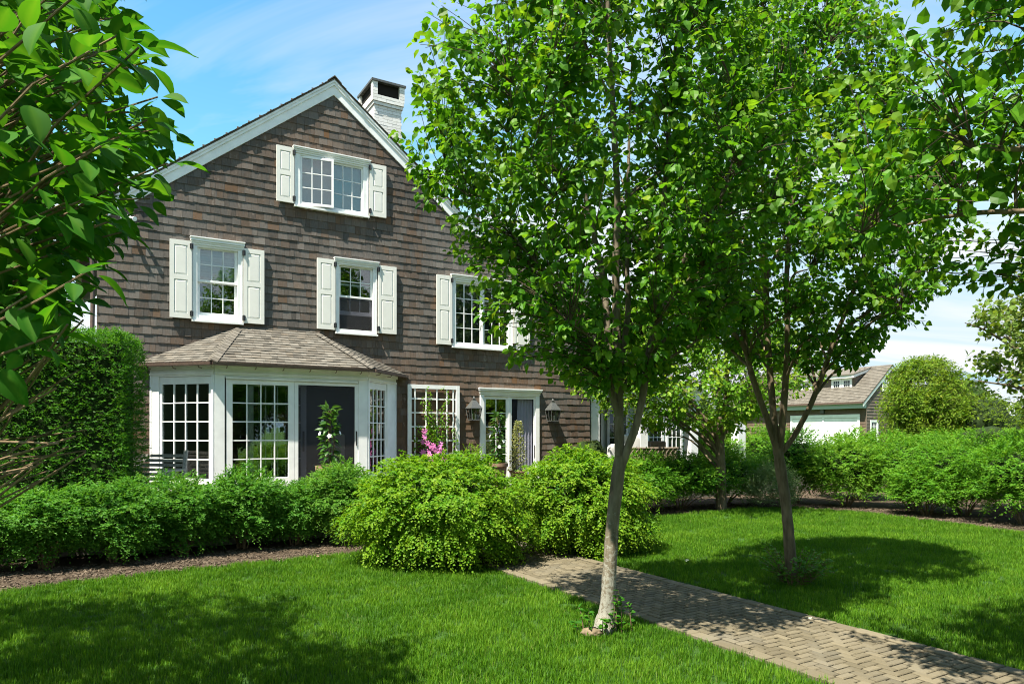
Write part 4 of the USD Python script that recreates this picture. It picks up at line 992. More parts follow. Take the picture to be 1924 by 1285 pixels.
# ------------------------------------------------------------------ foliage makers
def rand_dirs(rng, n): return norm(rng.normal(size=(n, 3)))
def leaf_orient(rng, out, n, up=.55, droop=.0, spread=.8):
    """leaf axis and facing for leaves that grow outward"""
    D = norm(out + spread * rng.normal(size=(n, 3)) * .6 + np.array([0, 0, -droop])); N = norm(np.array([0, 0, up]) + .55 * rng.normal(size=(n, 3)) + .35 * out)
    return D, N
def shoots(rng, B, dirs, length, m, droop, leaf_len, leaf_w, tone, young=.15, side_ang=.9, face_up=.7, wob=.25):
    """shoots from B along dirs, each carrying m leaves; returns leaf arrays and the shoot polylines"""
    n = len(B); length = np.broadcast_to(length, (n,)); t = (np.arange(m) + .6) / m
    t = np.clip(t[None] + rng.normal(0, .25 / m, (n, m)), .05, 1.02)
    P = B[:, None] + dirs[:, None] * (length[:, None] * t)[..., None]
    P[..., 2] -= droop * length[:, None] * t ** 2
    tan = dirs[:, None] * np.ones((1, m, 1)); tan[..., 2] -= 2 * droop * t; tan = norm(tan)
    sd = norm(np.cross(tan, np.array([0, 0, 1.0]))); ang = (np.arange(m) % 2 * 2 - 1)[None, :, None] * (side_ang + .3 * rng.normal(size=(n, m, 1)))
    ang = np.where(t[..., None] > .97, ang * .2, ang)
    D = tan * np.cos(ang) + sd * np.sin(ang) + wob * rng.normal(size=(n, m, 3))
    N = np.array([0, 0, face_up * .75]) + .45 * rng.normal(size=(n, m, 3)) + .75 * dirs[:, None]
    sc = rng.uniform(.65, 1.2, (n, m)) * (1 - .35 * np.maximum(0, t - .6) / .4)
    ton = np.clip(tone + rng.normal(0, .13, (n, 1)) + rng.normal(0, .18, (n, m)), 0, 1)
    yg = np.clip(young * (.3 + 1.4 * np.maximum(0, t - .45)) + rng.normal(0, .10, (n, 1)), 0, 1)
    T = np.stack([ton, yg, np.full_like(ton, .5)], -1)
    return leaves(P.reshape(-1, 3), D.reshape(-1, 3), N.reshape(-1, 3), (leaf_len * sc).ravel(), (leaf_w * sc).ravel(), T.reshape(-1, 3))
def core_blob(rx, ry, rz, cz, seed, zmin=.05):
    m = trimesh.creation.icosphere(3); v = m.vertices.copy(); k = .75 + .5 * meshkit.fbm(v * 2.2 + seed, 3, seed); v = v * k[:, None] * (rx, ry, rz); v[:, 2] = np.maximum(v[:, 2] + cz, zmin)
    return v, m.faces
def bush(name, label, cat, loc, rx, ry, rz, mt, seed, n, m=9, leaf=(.03, .016), length=.28, droop=.5, tone=.5, young=.2, group=None, zc=None, zlow=.12, lump=.30, stems=9, stem_h=.4, up=.25, core=.70, skew=None, kind=LEAF2, freq=2.3, flat_top=None):
    """a leafy shrub: shoots standing out of an uneven ellipsoid, stems at its foot, a twiggy core"""
    rng = R0(seed); t = thing(name, label, cat, loc, 0, group)
    zc = rz * .95 if zc is None else zc
    d = rand_dirs(rng, n * 2); d = d[(d[:, 2] * rz + zc) > zlow][:n]; n = len(d)
    lumpf = (1 - lump / 2 + lump * (meshkit.fbm(d * freq + seed * 1.7, 3, seed) - .5) * 2.4)
    depth = 1 - .42 * rng.random(n) ** 2
    E = d * np.array([rx, ry, rz]) * (lumpf * depth)[:, None]
    if flat_top is not None: E[:, 2] = np.where(E[:, 2] + zc > flat_top, flat_top - zc + .05 * rng.random(n), E[:, 2])
    E[:, 2] += zc; E[:, 2] = np.maximum(E[:, 2], zlow + .05 * rng.random(n))
    dirs = norm(d * np.array([1, 1, .8]) + np.array([0, 0, up]) + .35 * rng.normal(size=(n, 3)))
    ln = length * rng.uniform(.6, 1.25, n)
    V, F, T = shoots(rng, E - dirs * ln[:, None] * .55, dirs, ln, m, droop, leaf[0], leaf[1], tone, young)
    keep = V.reshape(n * m, -1, 3)[:, :, 2].min(1) > .015
    k = len(kind[0]); F = F.reshape(n * m, -1, 3)[keep].reshape(-1, 3)
    part('foliage', (V, F), mt, t, kind='stuff', tint=T)
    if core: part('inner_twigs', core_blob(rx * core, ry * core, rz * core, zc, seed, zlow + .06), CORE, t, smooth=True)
    for i in range(stems):
        a = rng.uniform(0, 2 * np.pi); r = rng.uniform(.25, .62)
        e = np.array([math.cos(a) * rx * r, math.sin(a) * ry * r, stem_h + rng.uniform(0, .25) * rz]); b_ = np.array([math.cos(a) * .07, math.sin(a) * .07, -.02])
        M().add(*tube(smooth_line([b_, b_ * .4 + e * .35 + (0, 0, .05), e], 4), np.linspace(.013, .006, 9), 5)).part('stem', STEMB, t)
    return t

def tree(name, label, cat, loc, trunk, limbs, env, n_limb, n_twig, per, leaf, mt, bark, seed, kind=LEAF6, leaf_parts=0, tone=.45, young=.18, group=None, droop=.5, twig_r=.006, cam_rel=None, lump=.0):
    """trunk and limbs are polylines with radii, env(rng,n) samples the crown; twigs reach from the nearest wood to the samples"""
    rng = R0(seed); t = thing(name, label, cat, loc, 0, group)
    tp, tr = trunk; sp = smooth_line(tp, 5); rr = np.interp(np.linspace(0, 1, len(sp)), np.linspace(0, 1, len(tr)), tr)
    wob = .006 * (meshkit.noise(np.column_stack([sp[:, 2] * 5, sp[:, 2] * 0 + seed, sp[:, 2] * 0])) - .5)
    sp = sp + wob[:, None]
    part('trunk', tube(sp, rr, 14, .10, rng), bark, t, smooth=True)
    wood, woodr = [sp[len(sp) // 2:]], [rr[len(sp) // 2:]]
    for lp, lr in limbs:
        q = smooth_line(lp, 5); r_ = np.interp(np.linspace(0, 1, len(q)), np.linspace(0, 1, len(lr)), lr); part('limb', tube(q, r_, 9, .10, rng), bark, t, smooth=True); wood.append(q); woodr.append(r_)
    wood, woodr = np.vstack(wood), np.concatenate(woodr)
    def attach(e, w_, rise=.55):
        dv = e - w_; h = np.hypot(dv[:, 0], dv[:, 1]); cost = np.linalg.norm(dv, axis=1) + 3.0 * np.maximum(0, rise * h - dv[:, 2])
        return int(np.argmin(cost))
    E = env(rng, n_limb); E = E[np.argsort(E[:, 2])]; extra, extrar = [], []
    ctr = wood.mean(0)
    for e in E:
        i = attach(e, wood); a = wood[i]; e2 = a + (e - a) * .78
        mid = a + (e2 - a) * .5 + np.array([0, 0, .12 * np.linalg.norm(e2 - a)]) + rng.normal(0, .05, 3) * np.linalg.norm(e2 - a)
        q = smooth_line([a, mid, e2], 5); r0 = min(woodr[i] * .6, .022 + .006 * np.linalg.norm(e2 - a)); r_ = np.linspace(r0, twig_r * .9, len(q))
        part('branch', tube(q, r_, 6), bark, t, smooth=True); extra.append(q[2:]); extrar.append(r_[2:])
    if extra: wood, woodr = np.vstack([wood, *extra]), np.concatenate([woodr, *extrar])
    E = env(rng, n_twig); tw = M(); LP, LD, LN, LL, LT = [], [], [], [], []
    for e in E:
        i = attach(e, wood, .25); a = wood[i]; L = np.linalg.norm(e - a)
        q = smooth_line([a, a + (e - a) * .5 + np.array([0, 0, .10 * L]) + rng.normal(0, .04 * L, 3), e], 4); r_ = np.linspace(min(woodr[i] * .7, twig_r), twig_r * .35, len(q))
        tw.add(*tube(q, r_, 4, cap=False))
        n = max(5, int(per * rng.uniform(.7, 1.3))); L0 = max(.25, 1 - .75 / max(L, .3)) if L > .5 else .2
        u = rng.uniform(L0, 1.0, n) ** .9; u[:3] = 1
        k = u * (len(q) - 1); k0 = np.minimum(k.astype(int), len(q) - 2); fr = (k - k0)[:, None]; pt = q[k0] * (1 - fr) + q[k0 + 1] * fr
        ax = norm(q[k0 + 1] - q[k0]); rd = rand_dirs(rng, n); rd = norm(rd - ax * (rd * ax).sum(1, keepdims=True) * .6)
        pet = rd * rng.uniform(.3, 1.0, n)[:, None] * leaf[0] * 1.1
        D = norm(rd * .7 + ax * .5 + np.array([0, 0, -droop]) + .3 * rng.normal(size=(n, 3)))
        N = norm(np.array([0, 0, .45]) + .5 * rng.normal(size=(n, 3)) + rd * .75 + .5 * norm((e - ctr) * (1, 1, .3)))
        ton = np.clip(tone + rng.normal(0, .12) + rng.normal(0, .17, n), 0, 1); yg = np.clip(young * rng.uniform(0, 1.6) * (u > .85) + np.where(rng.random(n) < .03, .5, 0), 0, 1)
        LP.append(pt + pet); LD.append(D); LN.append(N); LL.append(leaf[0] * rng.uniform(.45, 1.2, n)); LT.append(np.column_stack([ton, yg, np.full(n, .5)]))
    tw.part('twigs', TWIG, t, kind='stuff')
    LP, LD, LN, LL, LT = map(np.concatenate, (LP, LD, LN, LL, LT))
    if leaf_parts:
        wp = LP + np.array(loc); dc = np.linalg.norm(wp - (0, 0, EYE), axis=1); inv = (np.abs(wp[:, 0]) < .72 * wp[:, 1]) & (wp[:, 2] - EYE < .60 * wp[:, 1])
        idx = np.argsort(dc / LL + np.where(inv, 0, 1e5))[:leaf_parts]; sel = np.zeros(len(LP), bool); sel[idx] = True
        for i in idx:
            V, F, T = leaves(LP[i:i + 1], LD[i:i + 1], LN[i:i + 1], LL[i:i + 1], LL[i:i + 1] * leaf[1], LT[i:i + 1], kind); part('leaf', (V, F), mt, t, tint=T)
        LP, LD, LN, LL, LT = LP[~sel], LD[~sel], LN[~sel], LL[~sel], LT[~sel]
    V, F, T = leaves(LP, LD, LN, LL, LL * leaf[1], LT, kind)
    part('crown', (V, F), mt, t, kind='stuff', tint=T)
    return t

def profile_env(zs, rs, cx, cy, squash=1.0, seed=0, lump=.25, lean=(0, 0)):
    """samples in a crown given by its radius over height, biased outward, with lumps"""
    def env(rng, n):
        z = rng.uniform(zs[0], zs[-1], n * 4); r = np.interp(z, zs, rs); keep = rng.random(n * 4) < (r / max(rs)) ** 1.3; z, r = z[keep][:n], r[keep][:n]; k = len(z)
        a = rng.uniform(0, 2 * np.pi, k); q = np.sqrt(rng.uniform(.10, 1, k)) ; lm = 1 + lump * (meshkit.noise(np.column_stack([np.cos(a) * 1.6, np.sin(a) * 1.6, z * 1.5]) + seed * 3.1, seed) - .5) * 2
        return np.column_stack([cx + lean[0] * z + r * q * lm * np.cos(a), cy + lean[1] * z + r * q * lm * np.sin(a) * squash, z])
    return env

# ------------------------------------------------------------------ the two pear trees in front
T1 = np.array([.784, 6.03, 0.0])
def rel(pts, o, ys=None):
    p = np.array(pts, float); p = np.column_stack([p[:, 0] - o[0], p[:, 1] if p.shape[1] == 3 else np.zeros(len(p)), p[:, -1]]); return p
tree('pear_tree', 'pear tree left of the path with a pale flecked trunk forking low', 'tree', T1,
     (rel([(.784, 0, -.05), (.795, 0, .08), (.812, 0, .25), (.852, 0, .848), (.898, 0, 1.30), (.925, 0, 1.50)], T1), [.118, .090, .064, .055, .058, .047]),
     [(rel([(.92, 0, 1.40), (.912, .02, 1.936), (.898, .03, 2.48), (.889, .02, 3.11), (.898, 0, 3.66), (.852, -.05, 4.47), (.807, -.05, 5.38), (.83, 0, 6.6)], T1), [.045, .040, .037, .033, .029, .024, .017, .008]),
      (rel([(.925, 0, 1.38), (.985, -.04, 1.58), (1.043, -.08, 1.754), (1.10, -.1, 2.03), (1.138, -.12, 2.34), (1.19, -.15, 2.66), (1.224, -.2, 3.2), (1.26, -.25, 3.88), (1.33, -.3, 4.93), (1.36, -.3, 6.0)], T1), [.036, .034, .033, .030, .028, .024, .021, .018, .013, .006]),
      (rel([(.905, .02, 1.95), (.85, .1, 2.3), (.807, .2, 3.02), (.70, .3, 3.6), (.626, .35, 4.02), (.5, .4, 5.0)], T1), [.034, .032, .028, .022, .017, .008]),
      (rel([(.908, 0, 1.85), (.83, -.05, 2.07), (.762, -.1, 2.25), (.648, -.15, 2.48), (.535, -.2, 2.71), (.308, -.25, 2.98), (-.01, -.3, 3.3)], T1), [.032, .028, .026, .024, .022, .017, .008]),
      (rel([(1.138, -.12, 2.34), (1.238, -.2, 2.7), (1.396, -.3, 3.11), (1.67, -.4, 3.6), (1.85, -.4, 4.2)], T1), [.026, .024, .02, .014, .006]),
      (rel([(.91, .02, 2.1), (.96, .12, 2.4), (1.02, .2, 2.75), (1.03, .3, 3.3), (1.06, .4, 4.2), (1.1, .45, 5.2)], T1), [.03, .027, .025, .02, .014, .006])],
     profile_env([2.12, 2.35, 2.7, 3.2, 3.8, 4.2, 4.8, 5.5, 6.2, 6.9], [.45, .95, 1.22, 1.42, 1.64, 1.78, 1.62, 1.3, .9, .3],   .05, 0, .9, 1, .22), 60, 1480, 21, (.073, .84), PEAR, BARK, 101, leaf_parts=300)
T2 = np.array([3.16, 7.99, 0.0])
tree('pear_tree', 'pear tree standing in the right hand lawn with brown vase shaped limbs', 'tree', T2,
     (rel([(3.16, 0, -.05), (3.155, 0, .1), (3.14, 0, .35), (3.10, 0, .81), (3.03, 0, 1.29), (3.0, 0, 1.52)], T2), [.090, .074, .063, .057, .061, .051]),
     [(rel([(3.01, 0, 1.42), (2.87, -.05, 1.83), (2.72, -.1, 2.19), (2.63, -.12, 2.49), (2.54, -.15, 2.97), (2.45, -.2, 3.57), (2.36, -.3, 4.48), (2.3, -.3, 5.8)], T2), [.038, .036, .034, .031, .027, .021, .015, .007]),
      (rel([(2.68, -.1, 2.3), (2.60, -.2, 2.5), (2.45, -.3, 2.73), (2.09, -.4, 3.03), (1.8, -.45, 3.4)], T2), [.028, .026, .022, .016, .007]),
      (rel([(2.99, 0, 1.45), (2.96, .05, 2.01), (2.92, .08, 2.67), (2.90, .08, 3.2), (2.87, .05, 4.06), (2.81, 0, 5.38), (2.85, 0, 7.1)], T2), [.044, .039, .035, .031, .026, .018, .008]),
      (rel([(3.02, 0, 1.5), (3.05, -.05, 2.01), (3.08, -.08, 2.73), (3.06, -.1, 3.4), (3.11, -.12, 4.18), (3.23, -.15, 5.68), (3.3, -.15, 6.8)], T2), [.041, .038, .033, .028, .022, .014, .007]),
      (rel([(3.03, 0, 1.46), (3.17, -.02, 1.65), (3.35, -.05, 2.01), (3.5, -.08, 2.43), (3.59, -.1, 2.73), (3.77, -.12, 3.2), (3.95, -.15, 3.87), (4.13, -.2, 4.78), (4.2, -.2, 5.6)], T2), [.033, .031, .030, .029, .026, .022, .017, .012, .006]),
      (rel([(3.62, -.1, 2.8), (3.9, -.15, 3.0), (4.25, -.2, 3.3), (4.6, -.2, 3.75)], T2), [.022, .019, .014, .006])],
     profile_env([2.45, 2.7, 3.0, 3.6, 4.2, 5.0, 6.0, 7.0, 7.7], [.6, 1.15, 1.52, 1.68, 1.7, 1.55, 1.2, .65, .2], .05, 0, .9, 2, .22), 60, 1580, 21, (.071, .85), PEAR, BARK2, 102, leaf_parts=300)
T3 = np.array([4.55, 3.75, 0.0])
tree('pear_tree', 'near tree whose leafy boughs hang in from the upper right corner', 'tree', T3,
     (np.array([(0, 0, -.05), (0, 0, .3), (.02, 0, 1.0), (0, 0, 1.7), (-.02, 0, 2.1)]), [.13, .1, .09, .085, .07]),
     [(np.array([(0, 0, 1.9), (-.4, .0, 2.5), (-.9, -.05, 2.9), (-1.5, -.05, 3.15), (-2.1, 0, 3.2)]), [.05, .042, .034, .024, .008]),
      (np.array([(0, 0, 2.0), (-.3, .1, 2.8), (-.8, .2, 3.5), (-1.3, .25, 4.0), (-1.8, .25, 4.4)]), [.05, .042, .032, .022, .008]),
      (np.array([(0, 0, 2.0), (.05, -.1, 3.0), (.0, -.1, 4.2), (.0, 0, 5.6)]), [.06, .05, .035, .01]),
      (np.array([(0, 0, 2.0), (.5, .2, 2.8), (1.0, .4, 3.8)]), [.05, .035, .01]), (np.array([(0, 0, 2.0), (.2, -.6, 2.8), (.3, -1.1, 3.8)]), [.05, .035, .01]),
      (np.array([(-.8, -.05, 2.85), (-1.3, .25, 2.95), (-1.8, .45, 3.0), (-2.2, .55, 2.95)]), [.024, .02, .014, .006])],
     profile_env([2.55, 2.8, 3.2, 3.8, 4.6, 5.4, 6.0], [1.3, 2.2, 2.45, 2.4, 2.1, 1.4, .4], -.30, 0, .85, 3, .2), 45, 1550, 20, (.074, .88), PEAR, BARK2, 103, leaf_parts=300, tone=.35)

# tree off to the left whose shade lies on the lawn
tree('shade_tree', 'broad tree at the far left edge half hidden behind the large leaved bush', 'tree', (-5.25, 3.4, 0),
     (np.array([(0, 0, -.05), (0, 0, .5), (.03, 0, 1.4), (0, 0, 2.4)]), [.18, .14, .12, .10]),
     [(np.array([(0, 0, 2.2), (.5, .3, 3.2), (1.2, .5, 4.2)]), [.07, .05, .02]), (np.array([(0, 0, 2.2), (-.6, .2, 3.2), (-1.2, .5, 4.4)]), [.07, .05, .02]), (np.array([(0, 0, 2.3), (0, -.3, 3.6), (.1, -.4, 5.4)]), [.08, .05, .02])],
     profile_env([2.6, 3.2, 4.0, 4.8, 5.6, 6.4], [1.3, 2.2, 2.5, 2.35, 1.7, .5], .0, 0, 1.0, 4, .2), 30, 900, 20, (.095, .85), PEAR, BARK2, 104, tone=.4)

mirror = tree('garden_tree', 'tree across the garden that only the window panes mirror', 'tree', (9.5, -15.0, 0), (np.array([(0, 0, 0), (0, 0, 1.0), (0, 0, 2.4)]), [.2, .17, .14]),
     [(np.array([(0, 0, 2.0), (.8, 0, 3.4)]), [.08, .03]), (np.array([(0, 0, 2.0), (-.8, 0, 3.4)]), [.08, .03]), (np.array([(0, 0, 2.0), (0, .5, 5.0)]), [.08, .03])],
     profile_env([.8, 2.0, 3.5, 5.0, 6.3], [1.6, 2.5, 2.6, 1.8, .4], 0, 0, 1, 31, .35), 16, 520, 16, (.22, .8), FARTREE, BARK2, 140, kind=LEAF2, group='trees across the garden', twig_r=.012)
for (x, y, r) in ((16.0, -13.5, 40), (18.5, -6.0, 130), (19.5, .5, 200), (21.5, 6.0, 290), (2.5, -14.0, 75), (-4.0, -15.0, 10)):
    n_ = UsdGeom.Xform.Define(stage, numbered('/World', 'garden_tree')); n_.GetPrim().GetReferences().AddInternalReference(mirror.GetPath())
    n_.GetOrderedXformOps()[0].Set((x, y, 0.0)); n_.AddRotateZOp().Set(float(r)); n_.AddScaleOp().Set(Gf.Vec3f(1.9 if x > 17 else 1.15)); tag(n_, 'tree across the garden that only the window panes mirror', 'tree', 'trees across the garden'); n_.GetPrim().SetInstanceable(True)

# ------------------------------------------------------------------ large leaved bush, near left
def build_big_bush():
    rng = R0(201); O = np.array([-2.75, 2.25, 0.0])
    t = thing('hydrangea_bush', 'large leaved bush with arching bare brown stems at the near left', 'bush', O)
    LP, LD, LN, LL, LT = [], [], [], [], []
    px = lambda x, y: 962 + 1330 * x / y
    n_st = 0; tries = 0
    while n_st < 400 and tries < 20000:
        tries += 1
        y = 1.55 + 2.5 * rng.random() ** .75; xr = rng.uniform(-.82, -.40); x = xr * y; z = EYE + y * rng.uniform(.12, .72)
        ax_, ay_ = 962 + 1330 * x / y, 812 - 1330 * (z - EYE) / y
        lim = np.interp(ay_, [-200, 20, 100, 240, 330, 450, 560, 640], [230, 255, 285, 335, 325, 250, 215, 130])
        if ax_ > lim - rng.random() * 55 or ay_ > 660: continue
        e = np.array([x, y, z]); b_ = O + np.array([rng.normal(0, .16), rng.normal(0, .16), 0])
        h = e - b_; c1 = b_ + np.array([h[0] * .10, h[1] * .12, h[2] * .55]); c2 = b_ + np.array([h[0] * .55, h[1] * .55, h[2] * .93])
        u = np.linspace(0, 1, 15)[:, None]; q = (1 - u) ** 3 * b_ + 3 * u * (1 - u) ** 2 * c1 + 3 * u * u * (1 - u) * c2 + u ** 3 * e
        q[1:-1] += rng.normal(0, .012, (13, 3))
        M().add(*tube(q - O, np.linspace(rng.uniform(.008, .013), .0028, 15), 6)).part('stem', STEMB, t)
        tan = norm(q[-1] - q[-3]); sd = norm(np.cross(tan, (0, 0, 1.0)) + rng.normal(0, .3, 3)); up = np.cross(sd, tan)
        for k, back in enumerate((0, .07, .16, .27, .40)):
            p = q[-1] - tan * back * .8
            for s_ in (-1, 1):
                axis = sd if k % 2 == 0 else up
                d = norm(tan * (.9 - .12 * k) + axis * s_ * .8 + np.array([0, 0, -.38]) + rng.normal(0, .18, 3))
                if k > 2 and rng.random() < .4: continue
                LP.append(p + d * .02); LD.append(d); LN.append(norm(np.array([0, 0, 1.0]) + rng.normal(0, .35, 3) + d * .1)); LL.append(rng.uniform(.055, .115)); LT.append((np.clip(rng.normal(.45, .22), 0, 1), max(0, rng.normal(.05, .12)), .5))
        n_st += 1
    # bare older stems low down
    for i in range(44):
        a = rng.uniform(-.5, .5); b_ = O + np.array([rng.normal(0, .25), rng.normal(0, .25), rng.uniform(.5, 1.7)])
        y = rng.uniform(1.8, 3.0); xx = rng.uniform(-.74, -.60) * y; zz = EYE + rng.uniform(-.06, .22) * y
        e = np.array([xx, y, zz]); q = smooth_line([b_, b_ + (e - b_) * .45 + np.array([0, 0, rng.normal(0, .07)]), e], 5)
        M().add(*tube(q - O, np.linspace(rng.uniform(.006, .011), .003, len(q)), 6)).part('stem', STEMB, t)
    LP, LD, LN, LL, LT = np.array(LP), np.array(LD), np.array(LN), np.array(LL), np.array(LT)
    ax_, ay_ = 962 + 1330 * LP[:, 0] / LP[:, 1], 812 - 1330 * (LP[:, 2] - EYE) / LP[:, 1]
    size = LL / LP[:, 1] - np.where((ax_ > -40) & (ay_ > -60), 0, 1); idx = np.argsort(-size)
    for i in idx[:300]:
        V, F, T = leaves(LP[i:i + 1] - O, LD[i:i + 1], LN[i:i + 1], LL[i:i + 1], LL[i:i + 1] * .62, LT[i:i + 1], LEAFB); part('leaf', (V, F), BIGL, t, tint=T, smooth=True)
    k = idx[300:]; V, F, T = leaves(LP[k] - O, LD[k], LN[k], LL[k], LL[k] * .62, LT[k], LEAFB); part('foliage', (V, F), BIGL, t, kind='stuff', tint=T, smooth=True)
build_big_bush()

# ------------------------------------------------------------------ clipped hedge at the left
def build_hedge():
    rng = R0(211); a = 15.0; t = thing('clipped_hedge', 'tall square clipped dark green hedge left of the bay', 'hedge', (-5.42, 9.9, 0), a)
    L, D, H = 5.2, 1.35, 3.12; n = 15000
    # front face, end face, top; x runs 0 to -L, y 0 to D
    A = np.array([L * H, D * H, L * D]); cnt = (n * A / A.sum() * np.array([1.15, 1.3, 1.5])).astype(int)
    P, O_ = [], []
    for k, c in enumerate(cnt):
        u, v = rng.random(c), rng.random(c)
        if k == 0: p = np.column_stack([-u * L, np.zeros(c), v * H]); o = np.array([0, -1.0, .15])
        elif k == 1: p = np.column_stack([np.zeros(c), u * D, v * H]); o = np.array([1.0, 0, .15])
        else: p = np.column_stack([-u * L, v * D, np.full(c, H)]); o = np.array([0, 0, 1.0])
        inw = .20 * rng.random(c) ** 2; nz = .10 * (meshkit.fbm(p * 1.6, 3, 5) - .5) + .05 * (meshkit.fbm(p * 6, 2, 8) - .5)
        P.append(p + o * (nz - inw)[:, None]); O_.append(np.tile(o, (c, 1)))
    P, O_ = np.vstack(P), np.vstack(O_); n = len(P)
    rr = .12  # rounded shoulders
    topk = (P[:, 2] > H - .3); P[topk, 0] = np.minimum(P[topk, 0], -(P[topk, 2] - (H - .3)) * .35)
    dirs = norm(O_ + .55 * rng.normal(size=(n, 3)) + np.array([0, 0, .25])); ln = rng.uniform(.06, .13, n) * (1 + .5 * (O_[:, 2] > .5))
    V, F, T = shoots(rng, P - dirs * ln[:, None] * .4, dirs, ln, 5, .1, .042, .021, .42, .12)
    part('foliage', (V, F), HEDGE, t, kind='stuff', tint=T)
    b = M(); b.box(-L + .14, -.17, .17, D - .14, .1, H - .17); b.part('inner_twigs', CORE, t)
build_hedge()

# ------------------------------------------------------------------ shrub row before the bay
row_bits = [((-6.75, 8.35), 1.15, .70, .98, 'leftmost shrub of the row, in deep shade below the bare stems'), ((-5.90, 8.95), 1.12, .66, .94, 'shrub at the foot of the clipped hedge near its left end'), ((-5.25, 9.40), 1.16, .66, 1.0, 'shrub directly in front of the clipped hedge corner'),
            ((-4.62, 9.95), 1.18, .68, 1.04, 'shrub below the left bay window panel'), ((-3.98, 10.45), 1.20, .66, 1.06, 'shrub in front of the wide glazed bay door'), ((-3.30, 10.80), 1.0, .55, .85, 'low thin shrub in the gap before the stone edge'), ((-2.62, 10.95), 1.34, .68, 1.22, 'tall yellowish shrub under the potted white flowers')]
for i, ((x, y), hgt, r, top, lb) in enumerate(row_bits):
    bush('row_shrub', lb, 'shrub', (x, y, 0), r * 1.12, r, hgt * .52, ROW, 300 + i, 2500, 11, (.043, .027), .28, .35, .48, .10 if i < 6 else .35, 'row of loose shrubs below the bay', zc=hgt * .52, zlow=.10, lump=.40, stems=9, stem_h=.35, up=.45, core=.40)

# the two mounded shrubs beside the path
bush('mounded_shrub', 'largest mounded golden green shrub left of the path', 'shrub', (-.92, 9.25, 0), 1.34, 1.10, .96, SPIREA, 330, 5600, 11, (.046, .033), .28, .55, .52, .24, 'pair of mounded shrubs', zc=.60, zlow=.03, lump=.30, stems=8, up=.12, core=.55, freq=3.4)
bush('mounded_shrub', 'mounded golden green shrub right of the path behind the pale tree trunk', 'shrub', (1.0, 10.15, 0), 1.12, 1.0, .98, SPIREA, 331, 4700, 11, (.046, .033), .27, .55, .52, .26, 'pair of mounded shrubs', zc=.62, zlow=.03, lump=.30, stems=8, up=.12, core=.55, freq=3.4)

# right hand bed
bed = [((2.55, 14.9), 1.25, .8, RIGHTL, .42, .12, 'green shrub right behind the second mounded shrub'), ((3.75, 15.7), 1.25, .95, RIGHTL, .5, .1, 'shrub in the bed before the porch sofa'), ((5.0, 16.6), 1.35, .95, RIGHTL, .48, .14, 'shrub in the bed below the lone white post'),
       ((6.9, 17.2), 1.75, .95, RIGHTL, .25, .05, 'dark shrub behind the second pear trunk'), ((7.75, 16.4), 1.62, .95, RIGHTL, .55, .35, 'vase shaped shrub with bare stems showing at its foot'), ((8.95, 15.9), 1.72, 1.0, RIGHTL, .5, .2, 'shrub under the garage window'),
       ((9.35, 14.6), 1.62, 1.0, RIGHTL, .5, .15, 'broad shrub in front of the flat topped hedge'), ((9.55, 13.2), 1.62, 1.05, RIGHTL, .52, .1, 'shrub at the right edge of the picture'), ((8.55, 14.6), 1.0, .7, RIGHTL, .55, .1, 'low shrub leaning over the mulch edge at right'), ((10.6, 12.2), 1.6, 1.0, RIGHTL, .5, .1, 'shrub cut off by the right picture edge')]
for i, ((x, y), hgt, r, mt, tone, yg, lb) in enumerate(bed):
    bush('bed_shrub', lb, 'shrub', (x, y, 0), r * 1.3, r * 1.1, hgt * .54, mt, 360 + i, 2100, 10, (.052, .031), .32, .3, tone, yg, 'shrubs in the curved bed at right', zc=hgt * .58, zlow=.17, lump=.46, stems=11, stem_h=.35, up=.4, core=.42)
bush('catmint_clump', 'pale silvery green clump left of the second pear trunk', 'plant', (5.75, 15.75, 0), .68, .5, .62, SILVER, 380, 1200, 12, (.038, .022), .34, .1, .55, .1, zc=.46, zlow=.05, stems=0, up=.9, core=0, lump=.3)
bush('box_ball', 'clipped round yellow green box ball at the house corner', 'box ball', (1.72, 15.95, .4), .46, .46, .46, BOX, 381, 2200, 6, (.016, .010), .09, .1, .5, .2, zc=.68, zlow=.1, stems=0, up=.1, core=.9, lump=.05)
bush('flat_topped_hedge', 'flat topped clipped hedge behind the right hand shrubs', 'hedge', (12.6, 18.6, 0), 1.5, .9, 1.1, RIGHTL, 382, 2200, 9, (.055, .032), .2, .1, .55, .25, zc=.95, zlow=.2, stems=0, up=.3, core=.75, lump=.1, flat_top=1.72)
for i, ((x, y), hgt, r, lb) in enumerate([((5.9, 20.5), 1.9, 1.1, 'bright bush beyond the bed below the far pear tree'), ((7.7, 21.5), 2.0, 1.2, 'bright bush beyond the bed near the lone white post'), ((10.2, 21.0), 1.45, 1.3, 'bush in front of the white garage doors'), ((13.0, 21.5), 1.8, 1.5, 'bush before the garage gable wall'), ((11.3, 15.6), 1.75, 1.2, 'bush filling the bed behind the rightmost shrubs'), ((8.9, 18.3), 1.8, 1.2, 'bush behind the vase shaped shrub'), ((15.2, 19.5), 1.7, 1.5, 'bush right of the flat topped hedge')]):
    bush('background_bush', lb, 'bush', (x, y, 0), r, r, hgt * .5, RIGHTL, 390 + i, 1400, 9, (.075, .045), .36, .3, .6, .3, zc=hgt * .55, zlow=.15, stems=4, up=.5, core=.45, lump=.4)

